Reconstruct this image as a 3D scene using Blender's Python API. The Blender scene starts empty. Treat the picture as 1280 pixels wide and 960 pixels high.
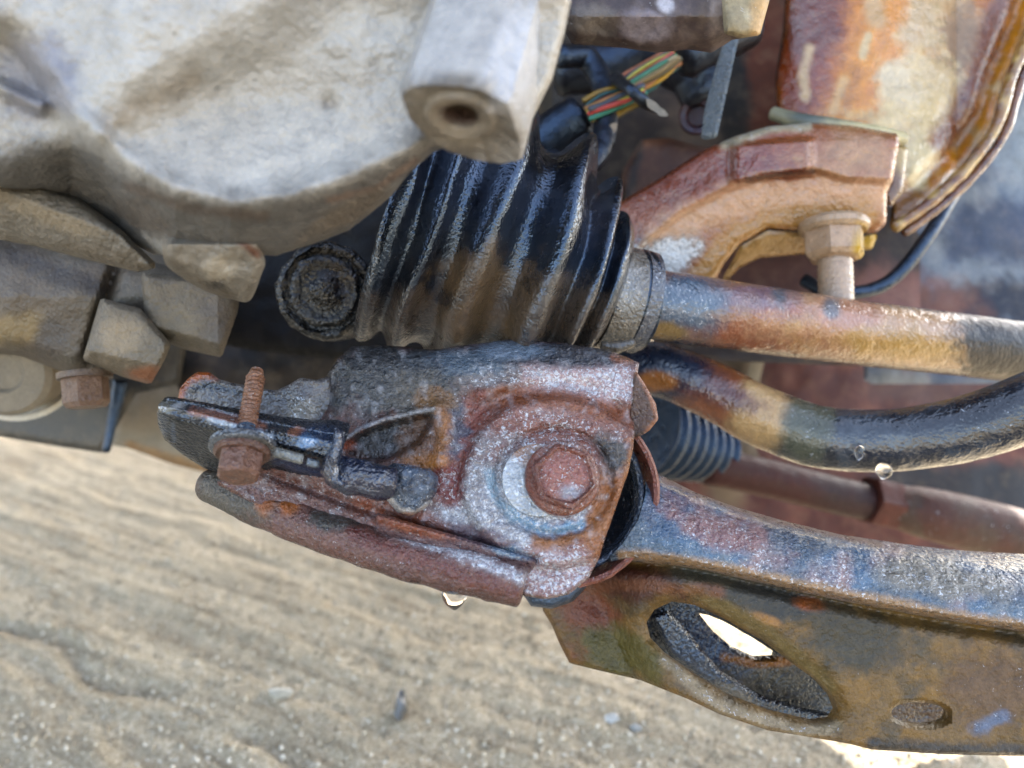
import bpy, bmesh, math, random
import numpy as np
from mathutils import Vector, Matrix

# ------------------------------------------------------------------ camera, sky, sun, exposure
sc = bpy.context.scene
C = bpy.data.collections.new("place"); sc.collection.children.link(C)
random.seed(4); RNG = np.random.default_rng(4)

PITCH = math.radians(15.0); FPX = 931.0; CAM = np.array([0.0, 0.0, 0.42])
cam = bpy.data.cameras.new("camera"); camo = bpy.data.objects.new("camera", cam); C.objects.link(camo)
camo.location = CAM; camo.rotation_euler = (math.radians(90) - PITCH, 0, 0)
cam.sensor_width = 36; cam.lens = 36 * FPX / 1280; cam.clip_start = 0.01; cam.clip_end = 600
cam.dof.use_dof = True; cam.dof.focus_distance = 0.295; cam.dof.aperture_fstop = 6.5
sc.camera = camo

SUN_EL, SUN_AZ = math.radians(40), math.radians(40)      # azimuth clockwise from +Y
SDIR = Vector((math.cos(SUN_EL) * math.sin(SUN_AZ), math.cos(SUN_EL) * math.cos(SUN_AZ), math.sin(SUN_EL)))
w = bpy.data.worlds.new("World"); sc.world = w; w.use_nodes = True
wn = w.node_tree; bg = wn.nodes["Background"]
sky = wn.nodes.new("ShaderNodeTexSky"); sky.sky_type = 'NISHITA'; sky.sun_disc = False
sky.sun_elevation = SUN_EL; sky.sun_rotation = SUN_AZ; sky.dust_density = 2.5; sky.air_density = 1.0
hs = wn.nodes.new("ShaderNodeHueSaturation"); hs.inputs['Saturation'].default_value = 0.78
wn.links.new(sky.outputs[0], hs.inputs['Color']); wn.links.new(hs.outputs[0], bg.inputs[0])
bg.inputs[1].default_value = 0.15
sl = bpy.data.lights.new("sun", 'SUN'); sl.energy = 4.0; sl.angle = math.radians(0.5); sl.color = (1.0, 0.95, 0.87)
so = bpy.data.objects.new("sun", sl); C.objects.link(so)
so.rotation_euler = SDIR.to_track_quat('Z', 'Y').to_euler(); so.location = (3, 1, 4)
vs = sc.view_settings; vs.view_transform = 'Standard'; vs.look = 'None'; vs.gamma = 1; vs.exposure = 2.95
sc.cycles.max_bounces = 6; sc.cycles.use_denoising = True

# ------------------------------------------------------------------ pixel rays, noise
cp, sp = math.cos(PITCH), math.sin(PITCH)
RIGHT = np.array([1.0, 0, 0]); FWD = np.array([0, cp, -sp]); UP = np.array([0, sp, cp])
def P(px, py, d):
    px = np.asarray(px, float); py = np.asarray(py, float); d = np.asarray(d, float)
    return CAM + ((px - 640) / FPX * d)[..., None] * RIGHT + (-(py - 480) / FPX * d)[..., None] * UP + d[..., None] * FWD
def proj(p):
    q = p - CAM; d = np.maximum(q @ FWD, 1e-4)
    return 640 + FPX * (q @ RIGHT) / d, 480 - FPX * (q @ UP) / d
def S(r, g, b):
    f = lambda c: (c / 255 / 12.92) if c / 255 <= .04045 else ((c / 255 + .055) / 1.055) ** 2.4
    return (f(r), f(g), f(b))
AF = .49                                       # the photograph is exposed for shade: true surface colours are darker than its tones
def smooth(a, b, x):
    t = np.clip((x - a) / (b - a), 0, 1); return t * t * (3 - 2 * t)
def _hash(i, j, k):
    h = (i.astype(np.int64) * 374761393 + j.astype(np.int64) * 668265263 + k.astype(np.int64) * 2147483647 + 1274126177) & 0xffffffff
    h = ((h ^ (h >> 13)) * 1274126177) & 0xffffffff
    h = ((h ^ (h >> 16)) * 2246822519) & 0xffffffff
    return ((h ^ (h >> 15)) & 0xffffff) / float(0xffffff)
def vnoise(x, y, z):
    xi, yi, zi = np.floor(x), np.floor(y), np.floor(z); fx, fy, fz = x - xi, y - yi, z - zi
    fx, fy, fz = [t * t * (3 - 2 * t) for t in (fx, fy, fz)]
    r = 0
    for a in (0, 1):
        for b in (0, 1):
            for c in (0, 1):
                r = r + _hash(xi + a, yi + b, zi + c) * (fx if a else 1 - fx) * (fy if b else 1 - fy) * (fz if c else 1 - fz)
    return r
def fbm(x, y, z=0, o=4):                       # about 0..1, mean .5
    x = np.asarray(x, float); z = np.zeros_like(x) + z; s = 0; a = .5; n = 0
    for i in range(o):
        s = s + a * vnoise(x * 2 ** i + 17.3 * i, y * 2 ** i + 5.1 * i, z * 2 ** i); n += a; a *= .5
    return s / n
def crom(pts, n, closed=False):               # Catmull-Rom through points
    p = np.asarray(pts, float); m = len(p); out = []
    segs = m if closed else m - 1
    for i in range(segs):
        if closed: a, b, c, d = p[(i - 1) % m], p[i], p[(i + 1) % m], p[(i + 2) % m]
        else:
            b, c = p[i], p[i + 1]
            a = p[i - 1] if i else 2 * b - c
            d = p[i + 2] if i + 2 < m else 2 * c - b
        for t in np.arange(n) / n:
            out.append(.5 * (2 * b + (c - a) * t + (2 * a - 5 * b + 4 * c - d) * t * t + (3 * b - a - 3 * c + d) * t ** 3))
    if not closed: out.append(p[-1])
    return np.array(out)
def inpoly(poly, x, y):
    c = np.zeros(x.shape, bool); n = len(poly); j = n - 1
    for i in range(n):
        xi, yi = poly[i]; xj, yj = poly[j]
        if yi != yj: c ^= ((yi > y) != (yj > y)) & (x < (xj - xi) * (y - yi) / (yj - yi) + xi)
        j = i
    return c
def dseg(poly, x, y, closed=True):            # distance and nearest point to a polyline
    best = np.full(x.shape, 1e18); nx = np.zeros(x.shape); ny = np.zeros(x.shape); n = len(poly)
    for i in range(n if closed else n - 1):
        ax, ay = poly[i]; bx, by = poly[(i + 1) % n]; dx, dy = bx - ax, by - ay; L = dx * dx + dy * dy + 1e-12
        t = np.clip(((x - ax) * dx + (y - ay) * dy) / L, 0, 1); qx, qy = ax + t * dx, ay + t * dy
        dd = (x - qx) ** 2 + (y - qy) ** 2; m = dd < best
        best[m] = dd[m]; nx[m] = qx[m]; ny[m] = qy[m]
    return np.sqrt(best), nx, ny

# ------------------------------------------------------------------ stains, plus light and shade painted in: where a thing has another colour
def E(cx, cy, rx, ry, col=None, m=None, rot=0, soft=.25, amp=.5, ns=22, op=1.0): return dict(k='e', g=(cx, cy, rx, ry, rot), col=col, m=m, soft=soft, amp=amp, ns=ns, op=op)
def Ln(pts, wd, col=None, m=None, soft=.4, amp=.6, ns=14, op=1.0): return dict(k='l', g=(pts, wd), col=col, m=m, soft=soft, amp=amp, ns=ns, op=op)
def Nz(lo, hi, col=None, m=None, ns=30, op=1.0, sx=1, sy=1, seed=0): return dict(k='n', g=(lo, hi, sx, sy, seed), col=col, m=m, ns=ns, op=op)
def paint(layers, base, m0, px, py):
    fine_ = (fbm(px / 5.5, py / 5.5, 31.7, 3) - .5)
    n = len(px); col = np.tile(np.array(base, float), (n, 1)); msk = np.tile(np.array(m0, float), (n, 1))
    for li, L in enumerate(layers):
        if L['k'] == 'n':
            lo, hi, sx, sy, seed = L['g']
            wgt = smooth(lo - .05, hi + .05, fbm(px / L['ns'] / sx, py / L['ns'] / sy, 3.7 * li + seed, 5) + fine_ * .12)
        else:
            nz = (fbm(px / L['ns'], py / L['ns'], 1.9 * li + .3, 5) - .5) * 2 * L['amp']
            if L['k'] == 'e':
                cx, cy, rx, ry, rot = L['g']; a = math.radians(rot); u = (px - cx) * math.cos(a) + (py - cy) * math.sin(a); v = -(px - cx) * math.sin(a) + (py - cy) * math.cos(a)
                q = np.sqrt((u / rx) ** 2 + (v / ry) ** 2)
            else:
                q = dseg(L['g'][0], px, py, False)[0] / L['g'][1]
            wgt = 1 - smooth(1 - L['soft'] * 1.7, 1 + L['soft'] * 1.7, q + nz + fine_ * .5)
        wgt = (wgt * L['op'])[:, None]
        if L['col'] is not None: col = col * (1 - wgt) + np.array(L['col']) * wgt
        if L['m'] is not None: msk = msk * (1 - wgt) + np.array(L['m']) * wgt
    lum = (col @ np.array([.3, .59, .11]))[:, None]
    return np.clip(lum + (col - lum) * 1.30, .002, 1) * AF, msk

# ------------------------------------------------------------------ materials
def grime(name, fine=1100, mid=260, bump=.0004, bump2=.0006, fleck=(.40, .42, .45), rust=(.12, .048, .028), rough=(.85, .28), metal=0.0, var=.55, fleckmetal=.3, fs=1.0, coat=.6, wrinkle=0.0, spec=.5, dust=.35, tint=(1, 1, 1), grain=620):
    m = bpy.data.materials.new(name); m.use_nodes = True; t = m.node_tree; N = t.nodes; Lk = t.links
    b = N["Principled BSDF"]
    tc = N.new("ShaderNodeTexCoord")
    def noise(scale, detail=5, r=.6, dist=0):
        n = N.new("ShaderNodeTexNoise"); n.inputs['Scale'].default_value = scale; n.inputs['Detail'].default_value = detail
        n.inputs['Roughness'].default_value = r; n.inputs['Distortion'].default_value = dist
        Lk.new(tc.outputs['Object'], n.inputs['Vector']); return n.outputs['Fac']
    def math_(op, a, bb, cl=False):
        n = N.new("ShaderNodeMath"); n.operation = op; n.use_clamp = cl
        for i, v in enumerate((a, bb)):
            if isinstance(v, (int, float)): n.inputs[i].default_value = v
            else: Lk.new(v, n.inputs[i])
        return n.outputs[0]
    def mix(f, a, bb, mode='MIX'):
        n = N.new("ShaderNodeMix"); n.data_type = 'RGBA'; n.blend_type = mode
        if isinstance(f, (int, float)): n.inputs[0].default_value = f
        else: Lk.new(f, n.inputs[0])
        for i, v in ((6, a), (7, bb)):
            if isinstance(v, tuple): n.inputs[i].default_value = (*v, 1)
            else: Lk.new(v, n.inputs[i])
        return n.outputs[2]
    ac = N.new("ShaderNodeAttribute"); ac.attribute_name = "surface_colour"
    am = N.new("ShaderNodeAttribute"); am.attribute_name = "wear_glint"
    sep = N.new("ShaderNodeSeparateColor"); Lk.new(am.outputs['Color'], sep.inputs[0])
    speck, rst, wet = sep.outputs[0], sep.outputs[1], sep.outputs[2]
    n1, n2, n3, n4 = noise(mid, 6, .65), noise(fine, 4, .6), noise(fine * .5 * fs, 3, .6, 1.0), noise(fine * .3 * fs, 6, .7)
    v = math_('ADD', math_('MULTIPLY', math_('SUBTRACT', n1, .5), var * 2.4), math_('ADD', math_('MULTIPLY', math_('SUBTRACT', n2, .5), var * 1.8), 1.0))
    vc = N.new("ShaderNodeCombineColor"); [Lk.new(v, vc.inputs[i]) for i in range(3)]
    c = mix(1.0, ac.outputs['Color'], vc.outputs[0], 'MULTIPLY')
    rf = math_('MULTIPLY', math_('SUBTRACT', math_('ADD', n4, math_('MULTIPLY', rst, .5)), .76), 4.0, True)
    c = mix(math_('MULTIPLY', rf, .75), c, mix(n2, tuple(x * .3 for x in rust), tuple(x * 1.1 for x in rust)))
    ff = math_('MULTIPLY', math_('SUBTRACT', math_('ADD', n3, math_('MULTIPLY', speck, .37)), .75), 12.0, True)  # pale flecks: worn spots plus painted glints
    c = mix(math_('MULTIPLY', ff, .75), c, fleck)
    df = math_('MULTIPLY', math_('SUBTRACT', n1, .48), dust * 6, True)
    c = mix(math_('MULTIPLY', df, .5), c, S(118, 105, 88))
    Lk.new(c, b.inputs['Base Color'])
    rr = math_('ADD', math_('SUBTRACT', rough[0], math_('MULTIPLY', wet, rough[0] - rough[1])), math_('MULTIPLY', math_('SUBTRACT', n1, .5), .5), True)
    Lk.new(rr, b.inputs['Roughness'])
    Lk.new(math_('MULTIPLY', wet, coat), b.inputs['Coat Weight']); b.inputs['Coat Roughness'].default_value = .07; b.inputs['Coat IOR'].default_value = 1.5
    Lk.new(math_('ADD', math_('MULTIPLY', ff, fleckmetal), metal, True), b.inputs['Metallic'])
    b.inputs['Specular IOR Level'].default_value = spec; b.inputs['Specular Tint'].default_value = (*tint, 1)
    bp = N.new("ShaderNodeBump"); bp.inputs['Distance'].default_value = bump2; bp.inputs['Strength'].default_value = 1; Lk.new(noise(mid, 2, .5), bp.inputs['Height'])
    bq = N.new("ShaderNodeBump"); bq.inputs['Distance'].default_value = bump; bq.inputs['Strength'].default_value = 1
    h = noise(grain, 1.6, .5, .3)
    if wrinkle: h = math_('ADD', h, math_('MULTIPLY', math_('ABSOLUTE', math_('SUBTRACT', n3, .5), 0), wrinkle * .5))
    Lk.new(h, bq.inputs['Height']); Lk.new(bp.outputs[0], bq.inputs['Normal'])
    Lk.new(bq.outputs[0], b.inputs['Normal']); Lk.new(bq.outputs[0], b.inputs['Coat Normal'])
    return m
M = {}
M['cast'] = grime("cast_aluminium", fine=1500, mid=180, bump=.0008, bump2=.0010, var=.42, rough=(.62, .36), fleck=(.5, .5, .5), coat=.2, metal=.15, dust=.12)
M['rust'] = grime("rusty_steel", fine=1500, mid=230, bump=.0010, bump2=.0010, grain=560, wrinkle=2.0, var=.55, tint=(.93, .96, 1), rough=(.48, .14), coat=.5, fleckmetal=.4, spec=.5, metal=.08, dust=.12)
M['paint'] = grime("worn_painted_steel", fine=1300, mid=200, bump=.0010, bump2=.0009, var=.5, tint=(.7, .84, 1), rough=(.4, .11), coat=.6, fleckmetal=.4, spec=.45, dust=.1)
M['rubber'] = grime("wet_rubber", fine=1700, mid=170, bump=.00042, bump2=.0009, grain=800, tint=(.32, .58, 1), var=.5, rough=(.45, .2), fleck=(.2, .18, .15), fleckmetal=0, coat=.45, spec=.6, dust=.03)
M['tar'] = grime("greasy_black", fine=420, mid=160, bump=.0011, bump2=.0022, wrinkle=2.0, var=.4, rough=(.4, .12), fleckmetal=0, coat=.8, spec=.35, dust=.02)
M['wetrust'] = grime("wet_primer_steel", fine=1200, mid=160, bump=.0005, bump2=.0009, var=.42, rough=(.5, .14), coat=.6, fleckmetal=.2, spec=.4, dust=.04)
M['lowsheen'] = grime("low_sheen_dark", fine=700, mid=120, bump=.0006, bump2=.0012, var=.5, rough=(.8, .4), fleckmetal=0, coat=.2, spec=.2, dust=.03)  # low sheen puts the dimness of background parts into the material
M['mud'] = grime("muddy_rusted_steel", fine=1400, mid=200, bump=.0007, bump2=.0010, grain=600, wrinkle=1.5, var=.6, rough=(.6, .3), coat=.35, fleckmetal=.2, spec=.25, dust=.1)
M['dull'] = grime("dusty_surface", fine=700, mid=70, bump=.0003, bump2=.0008, var=.5, rough=(.9, .4), fleckmetal=0, coat=.3)
def plain(name, col, rough=.5, metal=0, coat=0):
    m = bpy.data.materials.new(name); m.use_nodes = True; t = m.node_tree; b = t.nodes["Principled BSDF"]
    tc = t.nodes.new("ShaderNodeTexCoord"); n = t.nodes.new("ShaderNodeTexNoise"); n.inputs['Scale'].default_value = 300; n.inputs['Detail'].default_value = 5
    t.links.new(tc.outputs['Object'], n.inputs['Vector'])
    r = t.nodes.new("ShaderNodeMix"); r.data_type = 'RGBA'; r.inputs[6].default_value = (*[c * .3 for c in col], 1); r.inputs[7].default_value = (*[min(1, c * .85) for c in col], 1)
    t.links.new(n.outputs[0], r.inputs[0]); t.links.new(r.outputs[2], b.inputs['Base Color'])
    b.inputs['Roughness'].default_value = rough; b.inputs['Metallic'].default_value = metal; b.inputs['Coat Weight'].default_value = coat
    return m
wm = bpy.data.materials.new("water"); wm.use_nodes = True; wb = wm.node_tree.nodes["Principled BSDF"]
wb.inputs['Transmission Weight'].default_value = 1; wb.inputs['IOR'].default_value = 1.33; wb.inputs['Roughness'].default_value = .02
M['water'] = wm

# ------------------------------------------------------------------ objects
THINGS = []
def tag(o, label=None, cat=None, group=None, kind=None):
    if label: o['label'] = label
    if cat: o['category'] = cat
    if group: o['group'] = group
    if kind: o['kind'] = kind
    return o
def thing(name, label, cat, group=None):
    o = bpy.data.objects.new(name, None); C.objects.link(o); o.empty_display_size = .01
    tag(o, label, cat, group); THINGS.append(o); return o
def link(name, verts, faces, mat, parent=None, layers=None, base=(.5, .5, .5), m0=(0, 0, .3), angle=40, smooth_=True):
    me = bpy.data.meshes.new(name)
    verts = np.asarray(verts, float)
    me.from_pydata(verts.tolist(), [], [list(map(int, f)) for f in faces]); me.update()
    px, py = proj(verts)
    col, msk = paint(layers or [], base, m0, px, py)
    for nm, a in (("surface_colour", col), ("wear_glint", msk)):
        at = me.color_attributes.new(nm, 'FLOAT_COLOR', 'POINT')
        at.data.foreach_set('color', np.hstack([a, np.ones((len(a), 1))]).astype(np.float32).ravel())
    if smooth_:
        me.polygons.foreach_set('use_smooth', np.ones(len(me.polygons), bool))
        if angle < 180: me.set_sharp_from_angle(angle=math.radians(angle))
    me.materials.append(mat)
    o = bpy.data.objects.new(name, me); C.objects.link(o)
    if parent: o.parent = parent
    else: THINGS.append(o)
    return o
def finish():                                   # puts each thing's origin at its own base
    bpy.context.view_layer.update()
    for o in THINGS:
        vs_ = []
        def walk(q):
            if q.type == 'MESH':
                a = np.empty(len(q.data.vertices) * 3); q.data.vertices.foreach_get('co', a); vs_.append(a.reshape(-1, 3))
            for ch in q.children: walk(ch)
        walk(o)
        if not vs_: continue
        a = np.vstack(vs_); base = Vector((*((a[:, :2].min(0) + a[:, :2].max(0)) / 2), a[:, 2].min()))
        if o.type == 'MESH': o.data.transform(Matrix.Translation(-base))
        o.location = base
        for ch in o.children: ch.matrix_parent_inverse = Matrix.Translation(-base)

def relief(name, outline, depth, mat, parent=None, thick=.004, step=3.0, holes=(), edge=0.0, edgepx=6, back=None, rough_edge=0, smooth_outline=False, bumpamp=0, bumpns=25, **kw):
    """A pressed or cast sheet: its face follows depth(px,py); it has a real thickness, side walls and a back."""
    if np.isscalar(depth): d0_ = depth; depth = lambda x, y: np.full(x.shape, d0_)
    if smooth_outline: outline = crom(outline, 6, True)
    def dens(poly):
        poly = np.asarray(poly, float); out = []
        for i in range(len(poly)):
            a, b = poly[i], poly[(i + 1) % len(poly)]; n = max(1, int(np.hypot(*(b - a)) / (step * 1.2)))
            for k in range(n): out.append(a + (b - a) * k / n)
        out = np.array(out)
        if rough_edge: out = out + (np.stack([fbm(out[:, 0] / 9, out[:, 1] / 9, 4.2), fbm(out[:, 0] / 9, out[:, 1] / 9, 9.2)], 1) - .5) * 2 * rough_edge
        return out
    polys = [dens(outline)] + [dens(h) for h in holes]
    mn, mx = polys[0].min(0) - step, polys[0].max(0) + step
    gx, gy = np.arange(mn[0], mx[0] + step, step), np.arange(mn[1], mx[1] + step, step)
    X, Y = np.meshgrid(gx, gy); ins = inpoly(polys[0], X, Y)
    for h in polys[1:]: ins &= ~inpoly(h, X, Y)
    q = ins[:-1, :-1] & ins[1:, :-1] & ins[:-1, 1:] & ins[1:, 1:]
    ids = -np.ones(X.shape, int)
    use = np.zeros(X.shape, bool)
    for a in (slice(None, -1), slice(1, None)):
        for b in (slice(None, -1), slice(1, None)): use[a, b] |= q
    ids[use] = np.arange(use.sum()); x, y = X[use].copy(), Y[use].copy()
    i, j = np.nonzero(q)
    F = np.stack([ids[i, j], ids[i + 1, j], ids[i + 1, j + 1], ids[i, j + 1]], 1)   # faces the camera
    ed = {}
    for f in F:
        for k in range(4):
            a, b = int(f[k]), int(f[(k + 1) % 4])
            if (b, a) in ed: del ed[(b, a)]
            else: ed[(a, b)] = 1
    bv = np.array(sorted({v for e in ed for v in e}))
    D = [dseg(p, x, y) for p in polys]
    dist = np.min([k[0] for k in D], 0); w_ = np.argmin([k[0] for k in D], 0)
    NX = np.choose(w_, [k[1] for k in D]); NY = np.choose(w_, [k[2] for k in D])
    x[bv] = NX[bv]; y[bv] = NY[bv]; dist[bv] = 0
    d = depth(x, y)
    if bumpamp: d = d + (fbm(x / bumpns, y / bumpns, 2.2, 5) - .5) * 2 * bumpamp
    if edge:
        t = np.clip(dist / edgepx, 0, 1); d = d + edge * (1 - np.sqrt(1 - (1 - t) ** 2))
    V = P(x, y, d)
    vr = V.mean(0) - CAM; bk = np.array(back, float) if back is not None else vr / np.linalg.norm(vr) * thick
    n = len(V); W = V + bk
    faces = F.tolist() + [[f[3] + n, f[2] + n, f[1] + n, f[0] + n] for f in F.tolist()]
    faces += [[b, a, a + n, b + n] for (a, b) in ed]
    return link(name, np.vstack([V, W]), faces, mat, parent, **kw)

def frame(ax):
    ax = np.asarray(ax, float); ax = ax / np.linalg.norm(ax)
    t = np.array([0, 0, 1.0]) if abs(ax[2]) < .9 else np.array([1.0, 0, 0])
    u = np.cross(t, ax); u /= np.linalg.norm(u); return ax, u, np.cross(ax, u)
def tube(name, pts, rad, mat, parent=None, seg=28, sub=8, lump=0, lumpns=.01, cap=.35, **kw):
    """Swept bar through world points; rad is a number or one radius per point."""
    pts = np.asarray(pts, float); r = np.full(len(pts), rad, float) if np.isscalar(rad) else np.asarray(rad, float)
    s = crom(np.hstack([pts, r[:, None]]), sub); c, r = s[:, :3], s[:, 3]
    T = np.gradient(c, axis=0); T /= np.linalg.norm(T, axis=1)[:, None]
    ax, u, v = frame(T[0]); V = []; n = len(c)
    cs, rs, ts = list(c), list(r), list(T)
    if cap:
        for k in (.55, .9):
            cs = [c[0] - T[0] * r[0] * cap * k] + cs + [c[-1] + T[-1] * r[-1] * cap * k]; f = math.sqrt(max(0, 1 - k * k)) + .02
            rs = [r[0] * f] + rs + [r[-1] * f]; ts = [T[0]] + ts + [T[-1]]
    ph = np.arange(seg) / seg * 2 * np.pi
    for k in range(len(cs)):
        t = ts[k]; u = u - t * (u @ t); u /= np.linalg.norm(u); v = np.cross(t, u)
        V.append(cs[k] + rs[k] * (np.cos(ph)[:, None] * u + np.sin(ph)[:, None] * v))
    V = np.array(V); m = len(V)
    if lump:
        q = V.reshape(-1, 3) / lumpns; nz = (fbm(q[:, 0], q[:, 1], q[:, 2], 4) - .5).reshape(m, seg, 1) * 2 * lump
        V = V + (V - np.array(cs)[:, None]) / np.maximum(np.array(rs), 1e-5)[:, None, None] * nz
    F = []
    for k in range(m - 1):
        for j in range(seg): F.append([k * seg + j, k * seg + (j + 1) % seg, (k + 1) * seg + (j + 1) % seg, (k + 1) * seg + j])
    F.append(list(range(seg))[::-1]); F.append([(m - 1) * seg + j for j in range(seg)])
    return link(name, V.reshape(-1, 3), F, mat, parent, **kw)
def lathe(name, o, ax, prof, mat, parent=None, seg=48, shape=None, lump=0, lumpns=.004, closed=False, **kw):
    """prof: (distance along ax, radius) pairs; shape(phi, along) may scale the radius."""
    o = np.asarray(o, float); ax, u, v = frame(ax); ph = np.arange(seg) / seg * 2 * np.pi; V = []
    for a, r in prof:
        rr = r * (shape(ph, a) if shape else 1) * np.ones(seg)
        V.append(o + ax * a + rr[:, None] * (np.cos(ph)[:, None] * u + np.sin(ph)[:, None] * v))
    V = np.array(V).reshape(-1, 3); m = len(prof)
    if lump:
        q = V / lumpns; V = V + (V - o) / (np.linalg.norm(V - o, axis=1)[:, None] + 1e-6) * ((fbm(q[:, 0], q[:, 1], q[:, 2], 4) - .5) * 2 * lump)[:, None]
    F = []
    for k in range(m if closed else m - 1):
        k2 = (k + 1) % m
        for j in range(seg): F.append([k * seg + j, k * seg + (j + 1) % seg, k2 * seg + (j + 1) % seg, k2 * seg + j])
    if not closed:
        if prof[0][1] > 1e-6: F.append(list(range(seg))[::-1])
        if prof[-1][1] > 1e-6: F.append([(m - 1) * seg + j for j in range(seg)])
    return link(name, V, F, mat, parent, **kw)
def hexshape(rot=0):                            # radius multiplier of a hexagon, 1 at the corners
    return lambda ph, a: np.cos(np.pi / 6) / np.cos((ph + rot) % (np.pi / 3) - np.pi / 6)
def plane(cx, cy, d, ax=0, ay=0): return lambda x, y: d + ax * (x - cx) + ay * (y - cy)
def ell(cx, cy, rx, ry, n=40, rot=0):
    a = np.arange(n) / n * 2 * np.pi; r = math.radians(rot)
    return [(cx + rx * math.cos(t) * math.cos(r) - ry * math.sin(t) * math.sin(r), cy + rx * math.cos(t) * math.sin(r) + ry * math.sin(t) * math.cos(r)) for t in a]
RUST, RUSTD, RUSTO = S(125, 70, 50), S(85, 45, 36), S(160, 95, 50)
BLUEB, STEEL, PALE = S(48, 60, 80), S(120, 130, 145), S(200, 203, 208)
BLACK, TAN, CREAM = S(28, 29, 33), S(190, 152, 112), S(214, 200, 165)

# ================================================================== ground
def build_ground():
    def axis(a, b, st, far):
        mid = np.arange(a, b, st); out = []; g = st; x = b
        while x < far: g *= 1.5; x += g; out.append(x)
        lo = []; g = st; x = a
        while x > -far: g *= 1.5; x -= g; lo.append(x)
        return np.array(lo[::-1] + list(mid) + out)
    xs, ys = axis(-.95, .55, .0042, 250), axis(.34, 1.75, .0042, 250)
    X, Y = np.meshgrid(xs, ys)
    near = smooth(-1.4, -.9, X) * (1 - smooth(.5, .9, X)) * smooth(.15, .34, Y) * (1 - smooth(1.7, 2.2, Y))
    g = [P(a, b, CAM[2] / (sp + (b - 480) / FPX * cp)) for a, b in ((0, 782), (330, 938))]
    dv = (g[1] - g[0])[:2]; dv /= np.linalg.norm(dv); nv = np.array([-dv[1], dv[0]])
    al, ac = X * dv[0] + Y * dv[1], X * nv[0] + Y * nv[1]
    ac = ac + (fbm(X / .09, Y / .09, 1.5) - .5) * .05
    rid = fbm(al / .22, ac / .022, 8.1, 3)
    Z = (rid - .5) * .008 + (fbm(X / .006, Y / .006, 3.3, 3) - .5) * .0056 + (fbm(X / .03, Y / .03, 6.3, 3) - .5) * .004
    c0 = g[0][0] * nv[0] + g[0][1] * nv[1]
    crack = np.exp(-((ac - c0 + (fbm(al / .05, ac * 0, 2.2) - .5) * .018) / .009) ** 2) * smooth(.35, .55, fbm(al / .12, ac * 0, 7.7) + .12)
    Z = (Z - crack * .007) * near
    Z[0, :] = 0
    V = np.stack([X, Y, Z], -1).reshape(-1, 3); h, wd = X.shape
    I = np.arange(h * wd).reshape(h, wd)
    F = np.stack([I[:-1, :-1], I[:-1, 1:], I[1:, 1:], I[1:, :-1]], -1).reshape(-1, 4)
    me = bpy.data.meshes.new("ground"); me.from_pydata(V.tolist(), [], F.tolist()); me.update()
    me.polygons.foreach_set('use_smooth', np.ones(len(me.polygons), bool))
    m = bpy.data.materials.new("sandy_soil"); m.use_nodes = True; t = m.node_tree; b = t.nodes["Principled BSDF"]
    tc = t.nodes.new("ShaderNodeTexCoord")
    def nz(s, dt, r=.6):
        n = t.nodes.new("ShaderNodeTexNoise"); n.inputs['Scale'].default_value = s; n.inputs['Detail'].default_value = dt; n.inputs['Roughness'].default_value = r
        t.links.new(tc.outputs['Object'], n.inputs['Vector']); return n.outputs[0]
    def ramp(f, stops):
        r = t.nodes.new("ShaderNodeValToRGB"); e = r.color_ramp.elements
        e[0].position, e[0].color = stops[0][0], (*stops[0][1], 1); e[1].position, e[1].color = stops[-1][0], (*stops[-1][1], 1)
        for p_, c_ in stops[1:-1]:
            q = e.new(p_); q.color = (*c_, 1)
        t.links.new(f, r.inputs[0]); return r.outputs[0]
    c1 = ramp(nz(9, 6), [(.3, S(176, 158, 130)), (.5, S(198, 181, 152)), (.7, S(212, 197, 170))])
    c2 = ramp(nz(420, 3, .7), [(.33, S(108, 92, 70)), (.45, S(182, 165, 136)), (.57, S(202, 186, 158)), (.67, S(248, 238, 220))])
    mx = t.nodes.new("ShaderNodeMix"); mx.data_type = 'RGBA'; mx.inputs[0].default_value = .72
    t.links.new(c1, mx.inputs[6]); t.links.new(c2, mx.inputs[7]); t.links.new(mx.outputs[2], b.inputs['Base Color'])
    rm = t.nodes.new("ShaderNodeMapping"); rm.vector_type = 'TEXTURE'; rm.inputs['Rotation'].default_value = (0, 0, math.atan2(dv[1], dv[0])); rm.inputs['Scale'].default_value = (.16, .011, 1)
    t.links.new(tc.outputs['Object'], rm.inputs['Vector']); sn = t.nodes.new("ShaderNodeTexNoise"); sn.inputs['Scale'].default_value = 1; sn.inputs['Detail'].default_value = 5; t.links.new(rm.outputs[0], sn.inputs['Vector'])
    st_ = ramp(sn.outputs[0], [(.33, (.50, .45, .39)), (.48, (.95, .93, .90)), (.62, (1.16, 1.15, 1.12))])
    ms = t.nodes.new("ShaderNodeMix"); ms.data_type = 'RGBA'; ms.blend_type = 'MULTIPLY'; ms.inputs[0].default_value = .62
    t.links.new(mx.outputs[2], ms.inputs[6]); t.links.new(st_, ms.inputs[7]); t.links.new(ms.outputs[2], b.inputs['Base Color'])
    b.inputs['Roughness'].default_value = .9; b.inputs['Specular IOR Level'].default_value = .25
    bp = t.nodes.new("ShaderNodeBump"); bp.inputs['Distance'].default_value = .005; bp.inputs['Strength'].default_value = 1
    t.links.new(nz(420, 3, .7), bp.inputs['Height']); t.links.new(bp.outputs[0], b.inputs['Normal'])
    me.materials.append(m)
    o = bpy.data.objects.new("ground", me); C.objects.link(o); tag(o, "pale sandy ground with diagonal ridges under the car", kind='structure')
    # loose grains
    n = 15000; r = RNG
    d = .5 + .45 * r.random(n) ** 1.7; px = r.uniform(-60, 1200, n)
    gy = d - .10; gx = (px - 640) / FPX * d * 1.05
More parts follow.
